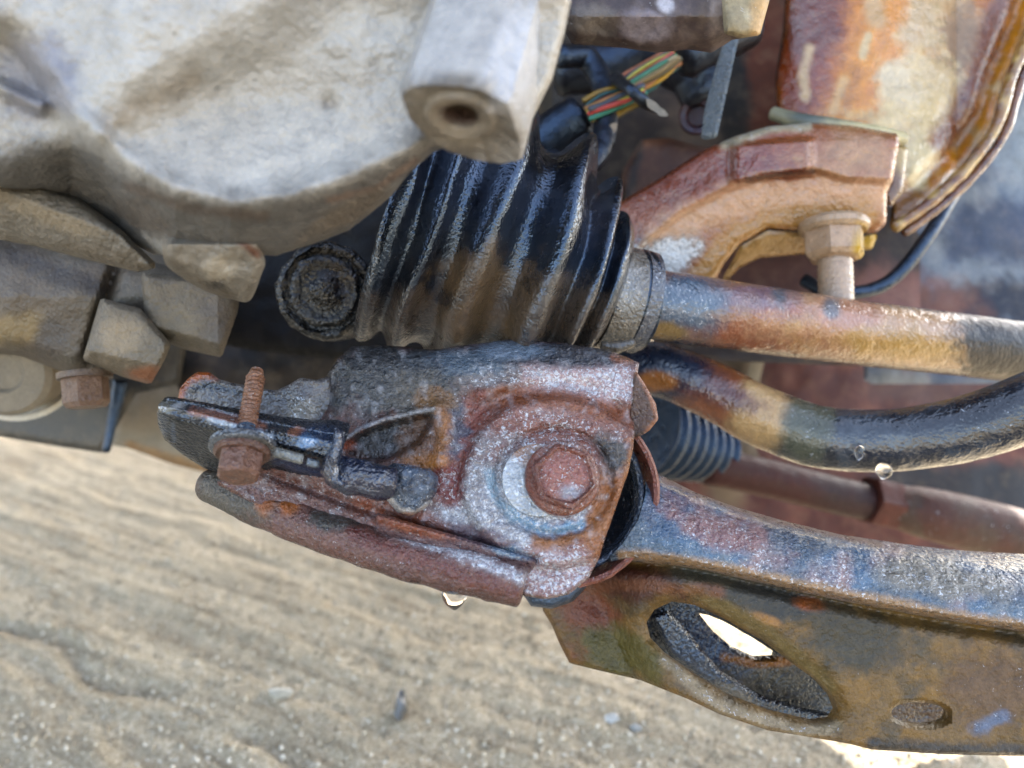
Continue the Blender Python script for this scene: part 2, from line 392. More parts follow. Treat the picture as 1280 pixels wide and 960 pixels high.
    xi = np.clip(np.searchsorted(xs, gx), 0, wd - 1); yi = np.clip(np.searchsorted(ys, gy), 0, h - 1)
    gz = Z[yi, xi]
    ico = bmesh.new(); bmesh.ops.create_icosphere(ico, subdivisions=1, radius=1)
    iv = np.array([v.co[:] for v in ico.verts]); ico.verts.ensure_lookup_table(); fi = np.array([[v.index for v in f.verts] for f in ico.faces]); ico.free()
    sz = .0006 + .0016 * r.random(n) ** 3.0
    VV = []
    for k in range(n):
        s_ = sz[k] * r.uniform(.6, 1.2, 3); jit = 1 + r.uniform(-.2, .2, (len(iv), 1))
        VV.append(iv * jit * s_ + np.array([gx[k], gy[k], gz[k] + sz[k] * .3]))
    V2 = np.vstack(VV); F2 = (fi[None] + (np.arange(n) * len(iv))[:, None, None]).reshape(-1, 3)
    g2 = bpy.data.meshes.new("gravel"); g2.from_pydata(V2.tolist(), [], F2.tolist()); g2.update()
    tone = r.random(n); cols = np.array([S(164, 148, 122), S(188, 173, 147), S(138, 124, 102), S(208, 197, 176)])[np.minimum((tone * 4).astype(int), 3)]
    at = g2.color_attributes.new("surface_colour", 'FLOAT_COLOR', 'POINT'); at.data.foreach_set('color', np.hstack([np.repeat(cols, len(iv), 0), np.ones((len(V2), 1))]).astype(np.float32).ravel())
    g2.materials.append(M['dull']); go = bpy.data.objects.new("gravel", g2); C.objects.link(go)
    tag(go, "loose coarse sand grains scattered over the sandy ground", "gravel", kind='stuff')
build_ground()

# ================================================================== unseen body panels shaped to block the sun, dark sheet behind the cavity
def sheet(name, pts, back, mat, parent=None, n=1, **kw):      # flat panel with thickness
    p = np.asarray(pts, float); m = len(p); b = p + np.asarray(back, float)
    F = [list(range(m)), [i + m for i in range(m)][::-1]] + [[(i + 1) % m, i, i + m, (i + 1) % m + m] for i in range(m)]
    return link(name, np.vstack([p, b]), F, mat, parent, smooth_=False, **kw)
body = thing("sun_block_body", "dark body panels shaped to block sun and sky above and behind the parts", "light blocker")
sheet("sun_block_panel", [(-1.6, .40, .74), (1.35, .40, .74), (1.02, .70, .74), (.83, 1.13, .74), (.77, 1.28, .74), (.60, 1.9, .74), (-1.6, 1.9, .74)], (0, 0, .02), M['paint'], body, base=S(60, 62, 66))  # unseen sun blocker, slanted edge shaped to leave a sunlit patch
sheet("shadow_panel", [(-2.2, .402, .765), (1.32, .402, .765), (2.4, .402, .80), (2.4, .402, 1.45), (-2.2, .402, 1.45)], (0, .02, 0), M['paint'], body, base=S(70, 72, 78))  # unseen upright panel added to lengthen the shadow on the ground
sheet("back_blocker", [(-1.6, .95, .20), (.12, .95, .20), (.45, .95, .34), (.70, .95, .735), (-1.6, .95, .735)], (0, .02, 0), M['dull'], body, base=S(40, 38, 38))  # dark sheet added to close off sky and bright ground behind

def part(name, *a, **k): return relief(name, *a, **k)

# rust brown subframe panel behind the bar
subf = thing("subframe", "rust brown subframe panel in the dim gap behind the bent black bar", "subframe")
relief("web", [(800, 430), (940, 440), (1010, 430), (1180, 450), (1300, 440), (1300, 720), (1100, 720), (900, 690), (800, 640)], plane(1000, 560, .72, .00003, -.0002), M['dull'], subf, thick=.02, step=6, edge=.004, bumpamp=.004, bumpns=50,
       base=S(96, 52, 44), m0=(.05, .3, .3), layers=[Nz(.45, .65, S(128, 82, 70)), E(905, 495, 50, 45, S(120, 104, 86)), E(1240, 610, 110, 30, S(32, 32, 36)), E(1150, 600, 60, 20, S(40, 34, 34)), E(1150, 480, 70, 25, S(108, 80, 74)), E(910, 610, 24, 30, S(140, 118, 96))])
relief("brace", [(940, 438), (958, 440), (946, 490), (930, 492)], .66, M['dull'], subf, thick=.012, step=3, edge=.001, base=S(176, 166, 148))
relief("gusset", [(820, 395), (945, 430), (930, 520), (960, 600), (880, 560), (800, 520)], plane(880, 490, .68), M['dull'], subf, thick=.012, step=5, edge=.003, bumpamp=.002, base=S(120, 106, 90), m0=(.1, .2, .2))

inner = thing("inner_wing", "brown rusty inner wing sheet in the gap above the red knuckle arm", "inner wing")
relief("panel", [(690, -60), (1130, -60), (1150, 300), (1150, 460), (860, 450), (690, 320)], plane(850, 120, .60, 0, -.0002), M['dull'], inner, thick=.01, step=6, edge=.003, bumpamp=.003, bumpns=60,
       base=S(54, 44, 40), m0=(0, .2, .3), layers=[E(880, 150, 50, 40, S(108, 92, 80)), E(740, 100, 60, 60, S(30, 28, 30)), E(960, 90, 30, 110, S(96, 52, 38)), E(915, 120, 20, 100, S(20, 18, 20)), E(960, 360, 120, 50, S(96, 60, 50)), E(1110, 390, 60, 60, S(150, 108, 98))])
relief("lug", [(778, 215), (800, 175), (835, 172), (905, 190), (880, 230), (800, 300), (770, 290)], plane(830, 210, .52), M['dull'], inner, thick=.02, step=4, edge=.006, edgepx=10, bumpamp=.002, base=S(92, 58, 44), m0=(0, .3, .3), layers=[E(800, 170, 40, 12, S(140, 92, 66)), Ln([(800, 178), (790, 230), (780, 250)], 5, S(40, 28, 24))])
lathe("grommet", P(872, 145, .5), P(872, 145, .4) - P(880, 150, .5), [(-.006, .0), (-.006, .011), (.002, .0125), (.004, .011), (.0035, .008), (-.002, .006)], M['rubber'], inner, seg=32, base=S(70, 40, 28))

# blue grey shield and brake hose, far right
sh = thing("splash_shield", "mottled blue grey curved shield at the far right behind the strut", "shield")
relief("dish", [(1310, 0), (1230, 60), (1190, 150), (1150, 220), (1110, 290), (1080, 330), (1080, 380), (1080, 480), (1310, 480)], lambda x, y: .56 - .00012 * (x - 1200) + .00004 * (y - 250), M['dull'], sh, thick=.006, step=5, edge=.003, bumpamp=.004, bumpns=50,
       base=S(150, 158, 168), m0=(.1, .0, .2), layers=[Nz(.48, .7, S(104, 118, 142), ns=38), Nz(.5, .68, S(170, 176, 182), ns=30, seed=3, op=.7), E(1240, 380, 80, 30, S(60, 66, 80), amp=.8), E(1150, 400, 70, 50, S(150, 108, 96), op=.8), E(1270, 180, 40, 50, S(190, 202, 212), op=.6), E(1240, 290, 60, 40, S(66, 78, 104), amp=1.0, op=.8)])
relief("clip", [(1262, 121), (1271, 126), (1259, 155), (1250, 153)], .5, M['rubber'], sh, thick=.006, step=2, edge=.001, edgepx=3, base=S(38, 40, 46))
hose = tag(tube("brake_hose", [P(1215, 205, .5), P(1190, 245, .49), P(1160, 295, .48), P(1125, 340, .48), P(1090, 362, .48), P(1040, 366, .48), P(1005, 350, .49)], .0044, M['rubber'], lump=.0003, seg=16, base=S(40, 42, 46), m0=(.2, 0, .5)), "thin black hose curving in front of the blue grey shield", "hose")

# black gaiter and tie rod, dim behind the arm
tr = thing("tie_rod", "reddish brown tie rod with black pleated gaiter behind the control arm", "tie rod")
def dip(d): return d
gx0, gx1 = P(800, 535, 0.5376), P(893, 566, 0.5888); gd = gx1 - gx0; gl = np.linalg.norm(gd)
prof = []
for k in range(61):
    a = k / 60; prof.append((a * gl, .0345 * (1 - .35 * a) + .0022 * math.cos(a * 7 * 2 * math.pi)))
prof = [(0, 0)] + prof + [(gl, 0)]
lathe("gaiter", gx0, gd, prof, M['rubber'], tr, seg=40, base=S(30, 36, 48), m0=(.15, 0, .5), angle=80)
lathe("gaiter_collar", gx1 - gd * .02, gd, [(0, 0), (0, .020), (.004, .022), (.012, .018), (.014, 0)], M['lowsheen'], tr, seg=28, base=S(150, 146, 138))
tube("rod", [P(885, 582, 0.5760), P(960, 598, 0.5888), P(1040, 618, 0.6016), P(1085, 628, 0.6080)], .0150, M['lowsheen'], tr, seg=20, base=S(70, 40, 38), m0=(0, .3, .3), layers=[E(1060, 620, 40, 50, S(58, 40, 40))])
nutp = P(1100, 628, 0.6080); nax = P(1140, 640, 0.6144) - P(1085, 628, 0.6080)
lathe("lock_nut", nutp, nax, [(-.010, 0), (-.012, .019), (-.011, .021), (.011, .021), (.012, .019), (.010, 0)], M['lowsheen'], tr, seg=36, shape=hexshape(.3), base=S(88, 52, 46), m0=(.1, .3, .3), angle=25)
tube("rod_end", [P(1110, 630, 0.6080), P(1160, 642, 0.6080), P(1230, 660, 0.6144), P(1320, 688, 0.6208)], [.0165, .021, .023, .025], M['lowsheen'], tr, seg=20, base=S(84, 58, 52), m0=(.25, .3, .3), layers=[Nz(.5, .7, S(84, 70, 62))])

# ================================================================== strut, knuckle arm and its stud
st = thing("strut", "wet orange and cream strut housing with curved flange at top right", "strut")
def strut_d(x, y):
    u = np.clip((x - 1075) / 120, -1, 1.6)
    return .455 + .045 * (1 - np.sqrt(np.clip(1 - np.clip(u, -1, 1) ** 2 * .9, 0, 1))) - .012 * smooth(1150, 1240, x - .0 * y) + .00002 * (y)
RIML = [(1310, -20), (1288, 40), (1262, 100), (1246, 155), (1212, 205), (1165, 250), (1118, 285)]
strut_lay = [Nz(.38, .6, S(182, 120, 58), ns=55, sx=.7, sy=1.4), E(1000, 60, 45, 130, S(124, 62, 30), amp=.7, ns=35), E(1010, 20, 50, 50, S(104, 54, 24), amp=.7),
    E(1170, 110, 58, 80, CREAM, amp=1.0, ns=22, op=.85), E(1130, 150, 45, 40, S(205, 186, 146), amp=.9), E(1185, 30, 40, 50, S(196, 178, 150), amp=1.0, op=.7), E(1205, 45, 26, 40, S(160, 138, 120), (.2, .2, .2), amp=1.0, ns=9),
    Ln([(1012, 62), (1004, 95), (1007, 120)], 6, S(205, 178, 142)), Ln([(1055, 100), (1042, 138)], 6, S(200, 165, 120)), Ln([(1090, 0), (1095, 22)], 12, S(190, 160, 120)), Ln([(1150, 10), (1138, 45)], 14, S(196, 176, 146)), Ln([(1085, 45), (1078, 70)], 5, S(205, 186, 150)), Ln([(1072, 90), (1060, 130)], 6, S(170, 120, 72)),
    E(1118, 95, 22, 16, S(210, 196, 168)), E(1135, 115, 26, 14, S(205, 190, 160)),
    Ln([(1258, -20), (1240, 40), (1222, 100), (1200, 150), (1150, 210)], 16, S(112, 66, 42), amp=.4), Ln(RIML, 10, S(150, 118, 74), amp=.5), E(1130, 230, 30, 60, S(140, 100, 66)), E(1150, 200, 20, 40, S(204, 188, 150), amp=.9)]
relief("tube", [(985, -60), (978, 40), (968, 100), (972, 150), (1010, 165), (1080, 170), (1118, 180), (1112, 290), (1165, 255), (1215, 205), (1248, 155), (1264, 100), (1290, 40), (1312, -20), (1312, -60)], lambda x, y: strut_d(x, y) + .006 * np.exp(-(dseg(RIML, x, y, False)[0] - 26) ** 2 / 90) + .0004 * 0, M['wetrust'], st, thick=.03, step=3, edge=.004, edgepx=8, bumpamp=.0012, bumpns=30, base=S(200, 142, 74), m0=(.03, .03, .95), layers=strut_lay)
tube("flange_lip", [P(a, b, .452) for a, b in RIML], [.0035] * 7, M['wetrust'], st, seg=14, lump=.0012, lumpns=.008, base=S(146, 110, 72), m0=(.3, .3, .9), layers=[Nz(.45, .6, S(96, 58, 40), ns=15), Nz(.5, .7, S(196, 170, 120), ns=12, seed=5)])
tube("flange_lip", [P(a + 12, b + 6, .458) for a, b in RIML], [.003] * 7, M['wetrust'], st, seg=14, lump=.0012, lumpns=.008, base=S(120, 84, 60), m0=(.3, .4, .9), layers=[Nz(.45, .6, S(80, 44, 32), ns=15)])
tube("base_collar", [P(966, 142, .44), P(1000, 151, .43), P(1050, 159, .426), P(1090, 166, .428), P(1128, 174, .435)], [.004, .0045, .0045, .0045, .0045], M['dull'], st, seg=16, lump=.0006, base=S(150, 148, 126), m0=(.2, 0, .6), layers=[E(1090, 165, 54, 14, S(206, 196, 160)), E(1010, 148, 20, 10, S(90, 98, 92))])

kn = thing("knuckle_arm", "reddish brown forged knuckle arm with curved underside below the strut", "knuckle arm")
step_line = [(790, 318), (850, 268), (905, 238), (950, 222), (1015, 213), (1060, 225), (1115, 228)]
def kn_d(x, y):
    d = .415 + .00005 * (1000 - x)
    f = np.interp(x, [p[0] for p in step_line], [p[1] for p in step_line])
    s = y - f
    d = d + .004 * smooth(-6, 5, s) + .00012 * np.maximum(s, 0)                     # lower flange set back
    lump = (1 - smooth(.8, 1.1, np.maximum(np.abs((x - 965) / 52), np.abs((y - 200 + (x - 965) * .07) / 24))))
    d = d - .005 * lump
    d = d + .00022 * np.maximum(0, 178 - y + (1000 - x) * -.0) * smooth(880, 1000, x)
    return d
relief("arm", [(740, 275), (775, 252), (820, 226), (880, 187), (920, 170), (960, 158), (1010, 153), (1060, 156), (1122, 167), (1124, 180), (1116, 226), (1109, 240), (1108, 280), (1095, 292), (1060, 290), (1010, 290), (960, 286), (925, 305), (905, 330), (890, 360), (740, 360)], kn_d, M['wetrust'], kn, thick=.035, step=2.5, edge=.004, edgepx=9, bumpamp=.001, bumpns=30,
       base=S(140, 88, 66), m0=(.05, .15, .7), layers=[E(860, 220, 70, 28, S(120, 68, 52), rot=-25), E(965, 205, 56, 22, S(118, 64, 50), (0, .1, 1), soft=.4, amp=.8), E(1070, 195, 56, 34, S(176, 140, 112), (.1, 0, .7), soft=.5, amp=.8), Ln([(795, 330), (860, 275), (920, 250), (1000, 245), (1100, 240)], 20, S(196, 158, 132), amp=.5), Ln([(880, 345), (925, 290), (980, 272), (1080, 268)], 16, S(170, 128, 84), amp=.5), Ln([(905, 180), (960, 160), (1010, 156)], 6, S(190, 180, 158), (.5, 0, .5)), E(810, 330, 40, 30, S(86, 86, 88), (.9, .2, .5), amp=.8), E(845, 315, 30, 24, S(150, 150, 150), (1, .1, .5), rot=-40, amp=.8), Ln([(935, 225), (980, 217), (1015, 214)], 4, S(70, 36, 28))])
relief("arch", [(905, 345), (925, 308), (960, 288), (1010, 292), (1075, 296), (1098, 292), (1090, 312), (1000, 318), (950, 322), (920, 336), (900, 360)], plane(1000, 300, .435, 0, .0004), M['wetrust'], kn, thick=.03, step=2.5, edge=.002, base=S(176, 142, 100), m0=(.1, .05, .6), layers=[E(1080, 300, 30, 12, S(190, 160, 90))])
relief("ear", [(1113, 168), (1135, 186), (1128, 240), (1112, 262), (1106, 240), (1114, 226)], .435, M['wetrust'], kn, thick=.02, step=2, edge=.002, base=S(112, 84, 62), m0=(.2, .2, .7), layers=[E(1124, 190, 12, 20, S(180, 160, 120))])

bs = thing("ball_joint_stud", "tan rusted stud with hex flange nut under the knuckle arm", "stud")
sax = UP * -1 + RIGHT * -.02 + FWD * -.12; so_ = P(1042, 276, .415)
lathe("nut_flange", so_, sax, [(0, 0), (0, .0165), (.002, .0185), (.005, .0185), (.007, .0165), (.008, 0)], M['wetrust'], bs, seg=40, lump=.0006, base=S(190, 166, 142), m0=(.2, .1, .5), layers=[E(1075, 305, 14, 24, S(196, 160, 80))])
lathe("nut", so_ + frame(sax)[0] * .006, sax, [(0, 0), (0, .0165), (.013, .0165), (.0155, .0145), (.0165, .012), (.0165, 0)], M['wetrust'], bs, seg=48, shape=hexshape(.5), lump=.0005, base=S(186, 160, 136), m0=(.2, .1, .5), angle=22, layers=[E(1078, 312, 10, 22, S(200, 165, 86))])
thr = [(0, 0)]
for k in range(49):
    thr.append((k * .001, .0092 + .0002 * math.cos(k * math.pi / 1.5)))
lathe("shank", so_ + frame(sax)[0] * .018, sax, thr + [(.049, 0)], M['wetrust'], bs, seg=28, base=S(184, 162, 142), m0=(.15, .1, .5), angle=60)

# ================================================================== top: dark engine mount, strap, wiring
mt = thing("engine_mount", "dark brown blotched engine mount bracket blurred at the top edge", "mount")
relief("bracket_face", [(700, -60), (960, -60), (952, 20), (945, 45), (915, 50), (890, 66), (860, 62), (820, 66), (780, 60), (715, 55), (706, 40)], lambda x, y: .30 - .00003 * (x - 800) + .0003 * np.maximum(0, y - 20), M['dull'], mt, thick=.04, step=3, edge=.010, edgepx=16, bumpamp=.003, bumpns=40,
       base=S(66, 52, 50), m0=(.15, .2, .5), layers=[Nz(.5, .7, S(96, 84, 84), ns=25), E(810, 35, 26, 18, S(138, 130, 136), amp=.8), E(832, 6, 10, 9, S(206, 204, 210)), E(740, 30, 26, 24, S(104, 96, 90), amp=.8), E(900, 15, 14, 30, S(150, 138, 134), amp=.8)])
relief("mount_end", [(898, -60), (968, -60), (962, 0), (950, 44), (925, 48), (905, 42)], plane(930, 0, .285), M['dull'], mt, thick=.03, step=3, edge=.006, edgepx=12, bumpamp=.002, base=S(160, 148, 122), m0=(.2, .1, .3), layers=[Nz(.5, .7, S(196, 186, 160), ns=20), E(948, 20, 12, 30, S(196, 168, 130))])
strap = tag(relief("support_strap", [(908, 40), (924, 44), (912, 100), (903, 140), (896, 172), (876, 176), (880, 140), (893, 90)], plane(900, 100, .40, -.0002), M['paint'], thick=.004, step=2.5, edge=.001, edgepx=4, base=S(98, 104, 108), m0=(.1, .05, .4)), "grey flat metal strap hanging down from the dark mount", "strap")

wr = thing("wiring_bundle", "bundle of coloured wires showing through torn black tape", "wiring")
wcols = [(200, 160, 50), (215, 180, 70), (90, 84, 60), (190, 120, 60), (210, 190, 120), (40, 110, 100), (205, 80, 70), (220, 150, 90), (60, 70, 90), (170, 140, 60), (225, 110, 100), (50, 130, 110)]
def wire(k, n, A, B, rad, dd):
    # strands lie side by side round an oval core
    t = k / (n - 1) - .5
    a, b = np.array(A, float), np.array(B, float); dr = b - a; nr = np.array([-dr[1], dr[0]]) / np.hypot(*dr)
    off = nr * t; pts = []
    for q in (0, .33, .66, 1):
        c = a + dr * q + off * (rad * (1 + .15 * math.sin(q * 3.1))) + np.array([random.uniform(-2.4, 2.4), random.uniform(-2.4, 2.4)])
        pts.append(P(c[0], c[1], dd + .012 * (t * 2) ** 2 + random.uniform(0, .003)))
    cc = tuple(int(q * random.uniform(.75, 1.0)) for q in wcols[(k * 5 + (0 if A[0] < 760 else 3)) % len(wcols)])
    tube("wire", pts, random.uniform(.0012, .0018), plain("wire_insulation", S(*cc), .45), wr, seg=8, sub=4, cap=.3)
for k in range(11): wire(k, 11, (736, 141), (806, 112), 28, .43)
for k in range(11): wire(k, 11, (784, 110), (846, 70), 26, .435)
tube("tape_wrap", [P(770, 98, .44), P(788, 112, .421), P(806, 128, .424), P(822, 138, .44)], [.004, .0032, .0035, .002], M['rubber'], wr, seg=12, lump=.0008, lumpns=.006, base=S(44, 42, 42))
relief("tape_rag", [(806, 122), (818, 128), (832, 138), (836, 146), (824, 145), (810, 134)], .418, M['dull'], wr, thick=.0012, step=1.5, rough_edge=2, base=S(150, 146, 138))
relief("tape_rag", [(736, 180), (742, 168), (760, 158), (772, 152), (770, 165), (752, 170), (744, 184)], .43, M['dull'], wr, thick=.0012, step=1.5, rough_edge=2, base=S(150, 140, 128))
tube("conduit", [P(676, 185, .46), P(700, 164, .455), P(724, 148, .452)], .0145, M['rubber'], wr, seg=20, lump=.001, base=S(30, 29, 31))
tube("conduit", [P(852, 66, .45), P(885, 48, .45), P(930, 30, .46)], .016, M['rubber'], wr, seg=20, lump=.001, base=S(34, 30, 30))
hosel = tag(tube("black_loop_hose", [P(700, 70, .45), P(735, 75, .46), P(757, 120, .45), P(750, 185, .43), P(718, 215, .42), P(690, 200, .44)], .007, M['rubber'], seg=16, lump=.0008, base=S(32, 31, 34), m0=(.2, 0, .4)), "black looped hose in the dark gap beside the wires", "hose")
hosel2 = tag(tube("corrugated_hose", [P(700, 90, .5), P(760, 80, .5), P(800, 60, .5), P(860, 85, .5), P(880, 120, .5)], [.016, .017, .017, .018, .016], M['rubber'], seg=18, lump=.001, base=S(40, 36, 36)), "thick dark hose crossing behind the coloured wires", "hose")

# ================================================================== gearbox
gb = thing("gearbox", "pale grey cast gearbox housing with threaded boss at upper left", "gearbox")
RX, RY = [-60, 20, 90, 130, 165, 220, 290, 360, 440, 510, 560, 640], [205, 190, 165, 180, 208, 240, 257, 250, 222, 190, 160, 120]
DG = [(120, 160), (200, 112), (300, 58), (420, -25)]
def case_d(x, y):
    f = np.interp(x, RX, RY); s = y - f
    sl = s * .8
    d = .205 + .00002 * (x - 300)
    d = d - .00010 * (200 - y) * .4
    d = d + .00055 * np.log1p(np.exp(np.clip((sl - 12) / 7, -30, 30))) * 7                # turns under, below the rib
    d = d - .0055 * np.exp(-((sl + 4) / 15) ** 2) * smooth(60, 140, x) * (1 - smooth(500, 580, x))
    diag = y - np.interp(x, [p[0] for p in DG], [p[1] for p in DG])                        # raised shoulder, upper left
    d = d - .0085 * smooth(55, -45, diag) * smooth(60, 180, x)
    d = d + .006 * np.exp(-(((x - 330) / 130) ** 2 + ((y - 130) / 60) ** 2))               # dish
    L1 = dseg([(-20, 10), (60, 90), (100, 150)], x, y, False)[0]; L2 = dseg([(-20, 100), (50, 132)], x, y, False)[0]; L3 = dseg([(60, 130), (120, 165)], x, y, False)[0]
    d = d + .016 * smooth(20, -30, (x - 15) - (y - 20) * .65) * smooth(10, 60, y) - .006 * np.exp(-(L2 / 9) ** 2) - .004 * np.exp(-(L1 / 12) ** 2) - .004 * np.exp(-(L3 / 16) ** 2)
    d = d + .002 * np.exp(-((x - 412) ** 2 + (y - 128) ** 2) / 120)
    return d
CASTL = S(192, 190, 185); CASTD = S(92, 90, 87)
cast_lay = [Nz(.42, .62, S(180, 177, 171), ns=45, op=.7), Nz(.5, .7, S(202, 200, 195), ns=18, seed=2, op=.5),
    dict(k='l', g=([(-60, 240), (60, 215), (150, 250), (260, 290), (380, 285), (480, 245), (540, 205)], 42), col=CASTD, m=(.1, .1, .2), soft=.3, amp=.35, ns=40, op=.95),  # downturned band painted darker, shade as well as dirt
    E(45, 100, 50, 55, S(150, 150, 156), rot=40), Ln([(160, 232), (240, 262), (330, 270)], 6, S(84, 70, 60), (0, .2, .2), op=.6), E(412, 130, 10, 6, S(150, 144, 136), op=.7), Ln([(410, 250), (470, 236), (520, 200)], 4, S(120, 98, 84), op=.6), E(180, 270, 40, 16, S(90, 84, 78), rot=30), E(430, 270, 60, 14, S(104, 96, 86), rot=-30), Ln([(130, 150), (180, 130), (240, 100)], 14, S(160, 152, 140), op=.8)]
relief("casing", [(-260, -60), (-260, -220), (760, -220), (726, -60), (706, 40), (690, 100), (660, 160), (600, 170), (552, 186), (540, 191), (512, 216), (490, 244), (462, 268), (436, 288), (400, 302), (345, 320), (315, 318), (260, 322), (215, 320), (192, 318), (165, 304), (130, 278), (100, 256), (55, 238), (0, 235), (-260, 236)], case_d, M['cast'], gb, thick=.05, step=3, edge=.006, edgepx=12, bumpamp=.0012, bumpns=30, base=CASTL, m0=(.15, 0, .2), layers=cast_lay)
# rounded lower lobe of the case
def lobe_d(x, y): return .238 + .00035 * np.abs(y - (245 + .38 * (x - 20))) * .35 + .00006 * (y - 250)
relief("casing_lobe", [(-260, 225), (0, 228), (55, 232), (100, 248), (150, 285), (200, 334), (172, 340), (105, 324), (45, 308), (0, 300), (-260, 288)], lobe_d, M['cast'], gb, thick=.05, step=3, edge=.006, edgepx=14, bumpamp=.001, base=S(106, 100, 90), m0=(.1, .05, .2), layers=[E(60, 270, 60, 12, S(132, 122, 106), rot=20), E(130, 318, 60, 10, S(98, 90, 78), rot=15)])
# small square boss
def sb_d(x, y): return .228 + .0002 * (y - 330) + .0007 * np.maximum(0, 306 - y) + .00045 * np.maximum(0, y - (322 + (x - 205) * .28))
relief("sensor_boss", [(216, 262), (300, 270), (330, 320), (326, 345), (312, 376), (290, 374), (262, 366), (232, 350), (204, 322)], sb_d, M['cast'], gb, thick=.05, step=2.5, edge=.007, edgepx=14, bumpamp=.0022, bumpns=22, smooth_outline=True, base=S(128, 122, 112), m0=(.15, .1, .25), layers=[Ln([(204, 322), (240, 350), (290, 372)], 8, S(96, 88, 76)), E(280, 335, 20, 14, S(168, 160, 146), amp=.8), E(270, 356, 12, 6, S(60, 54, 46), amp=.9), Ln([(300, 300), (322, 318)], 5, S(90, 60, 46))])
# big threaded boss
boss_poly = [(497, 118), (510, 106), (540, 103), (575, 105), (604, 110), (622, 120), (638, 128), (646, 150), (656, 186), (652, 204), (630, 208), (600, 204), (560, 192), (530, 172), (508, 148)]
bp_ = np.array([np.array(boss_poly[i]) * (1 - t) + np.array(boss_poly[(i + 1) % len(boss_poly)]) * t for i in range(len(boss_poly)) for t in (0, .25, .5, .75)]); bd = .178 + .00030 * (bp_[:, 1] - 105)
bq = P(bp_[:, 0], bp_[:, 1], bd)
bcen = P(570, 146, .1903)
dirv = P(640, -70, .222) - P(575, 150, .1915)
rings = [(0, .90), (.0, .955), (.02, 1.0), (.35, 1.03), (.7, 1.06), (1.0, 1.10), (1.3, 1.12)]
hole_r = [(.30, .02), (.30, .30), (.0, .30), (.0, .48), (-.004, .50), (-.004, .9)]
V = []; nseg = len(bq)
holec = P(576, 145, .190)
angs = np.arctan2((bp_[:, 1] - 146), (bp_[:, 0] - 570))
hu = P(608, 150, .1915) - P(576, 145, .190); hv = P(574, 165, .196) - P(576, 145, .190)
circ = lambda r, off: np.array([holec + r * (math.cos(a) * hu + math.sin(a) * hv * 1.0) + dirv * off for a in angs])
V = [circ(.05, .16), circ(.62, .16)]
for k in range(8): V.append(circ(.62 + (.05 if k % 2 else 0), .15 - .018 * k))
V += [circ(.70, .0), circ(.92, -.012), circ(1.22, -.016), circ(1.42, .0), circ(1.5, .001)]
V += [bcen + (bq - bcen) * .94 - dirv * .0]
V += [bcen + (bq - bcen) * 1.0 + dirv * .025]
V += [bq + dirv * t + (bq - bcen) * (t * .02) for t in (.08, .2, .35, .5, .7, .9, 1.15, 1.4)]
V = np.array(V); R_ = len(V); F = []
for k in range(R_ - 1):
    for j in range(nseg): F.append([k * nseg + j, k * nseg + (j + 1) % nseg, (k + 1) * nseg + (j + 1) % nseg, (k + 1) * nseg + j])
F.append(list(range(nseg))[::-1])
link("threaded_boss", V.reshape(-1, 3), F, M['cast'], gb, base=S(186, 184, 180), m0=(.1, 0, .3), angle=30, layers=[Nz(.45, .65, S(166, 165, 163), ns=24), E(572, 152, 84, 54, S(100, 95, 88), (.1, .1, .2), rot=20, amp=.15, soft=.1), E(566, 148, 46, 32, S(142, 134, 122), rot=22, amp=.3), E(576, 145, 24, 13, S(66, 50, 44), rot=10, amp=.2), E(650, 60, 30, 80, S(206, 210, 218), rot=15, op=.6)])  # boss underside painted dark, right face pale: shading in the colour

# lower gearbox body: blurred, further back
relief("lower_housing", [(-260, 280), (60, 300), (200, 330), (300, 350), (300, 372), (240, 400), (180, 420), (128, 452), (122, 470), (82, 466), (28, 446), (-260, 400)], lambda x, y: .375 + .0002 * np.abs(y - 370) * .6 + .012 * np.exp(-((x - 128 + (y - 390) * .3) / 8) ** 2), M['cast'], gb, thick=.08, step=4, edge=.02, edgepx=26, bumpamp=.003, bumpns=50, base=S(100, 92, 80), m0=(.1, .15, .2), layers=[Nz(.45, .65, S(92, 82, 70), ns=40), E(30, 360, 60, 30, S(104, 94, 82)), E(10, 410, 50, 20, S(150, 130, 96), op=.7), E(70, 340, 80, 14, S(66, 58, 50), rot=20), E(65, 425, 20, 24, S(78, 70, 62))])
relief("casting_block", [(176, 340), (240, 348), (300, 372), (297, 390), (277, 447), (235, 438), (183, 420)], lambda x, y: .36 + .0006 * np.maximum(0, y - (405 + (x - 184) * .28)) + .0003 * np.maximum(0, x - 272), M['cast'], gb, thick=.06, step=3, edge=.005, edgepx=10, bumpamp=.0016, bumpns=24, base=S(112, 103, 89), m0=(.1, .1, .2), layers=[E(270, 400, 30, 30, S(100, 92, 84)), E(220, 400, 30, 18, S(124, 114, 98))])
relief("casting_block", [(126, 372), (176, 386), (214, 430), (206, 450), (188, 481), (150, 470), (103, 450)], lambda x, y: .352 + .0006 * np.maximum(0, y - (440 + (x - 120) * .22)), M['cast'], gb, thick=.06, step=3, edge=.005, edgepx=10, bumpamp=.0016, bumpns=24, base=S(116, 107, 93), m0=(.1, .1, .2), layers=[E(150, 420, 24, 22, S(152, 138, 118)), E(180, 468, 24, 12, S(140, 96, 72))])
gbolt = thing("gearbox_bolt", "rust orange hex bolt under the grey gearbox block", "bolt")
ga = -UP + RIGHT * .12 - FWD * .1; go_ = P(106, 466, .372)
lathe("washer", go_, ga, [(0, 0), (0, .0125), (.003, .0125), (.003, 0)], M['rust'], gbolt, seg=32, base=S(104, 86, 70))
lathe("head", go_ + frame(ga)[0] * .002, ga, [(0, 0), (0, .0108), (.013, .0108), (.0155, .009), (.0155, 0)], M['rust'], gbolt, seg=36, shape=hexshape(.2), base=S(118, 92, 74), m0=(.2, .1, .2), angle=22)

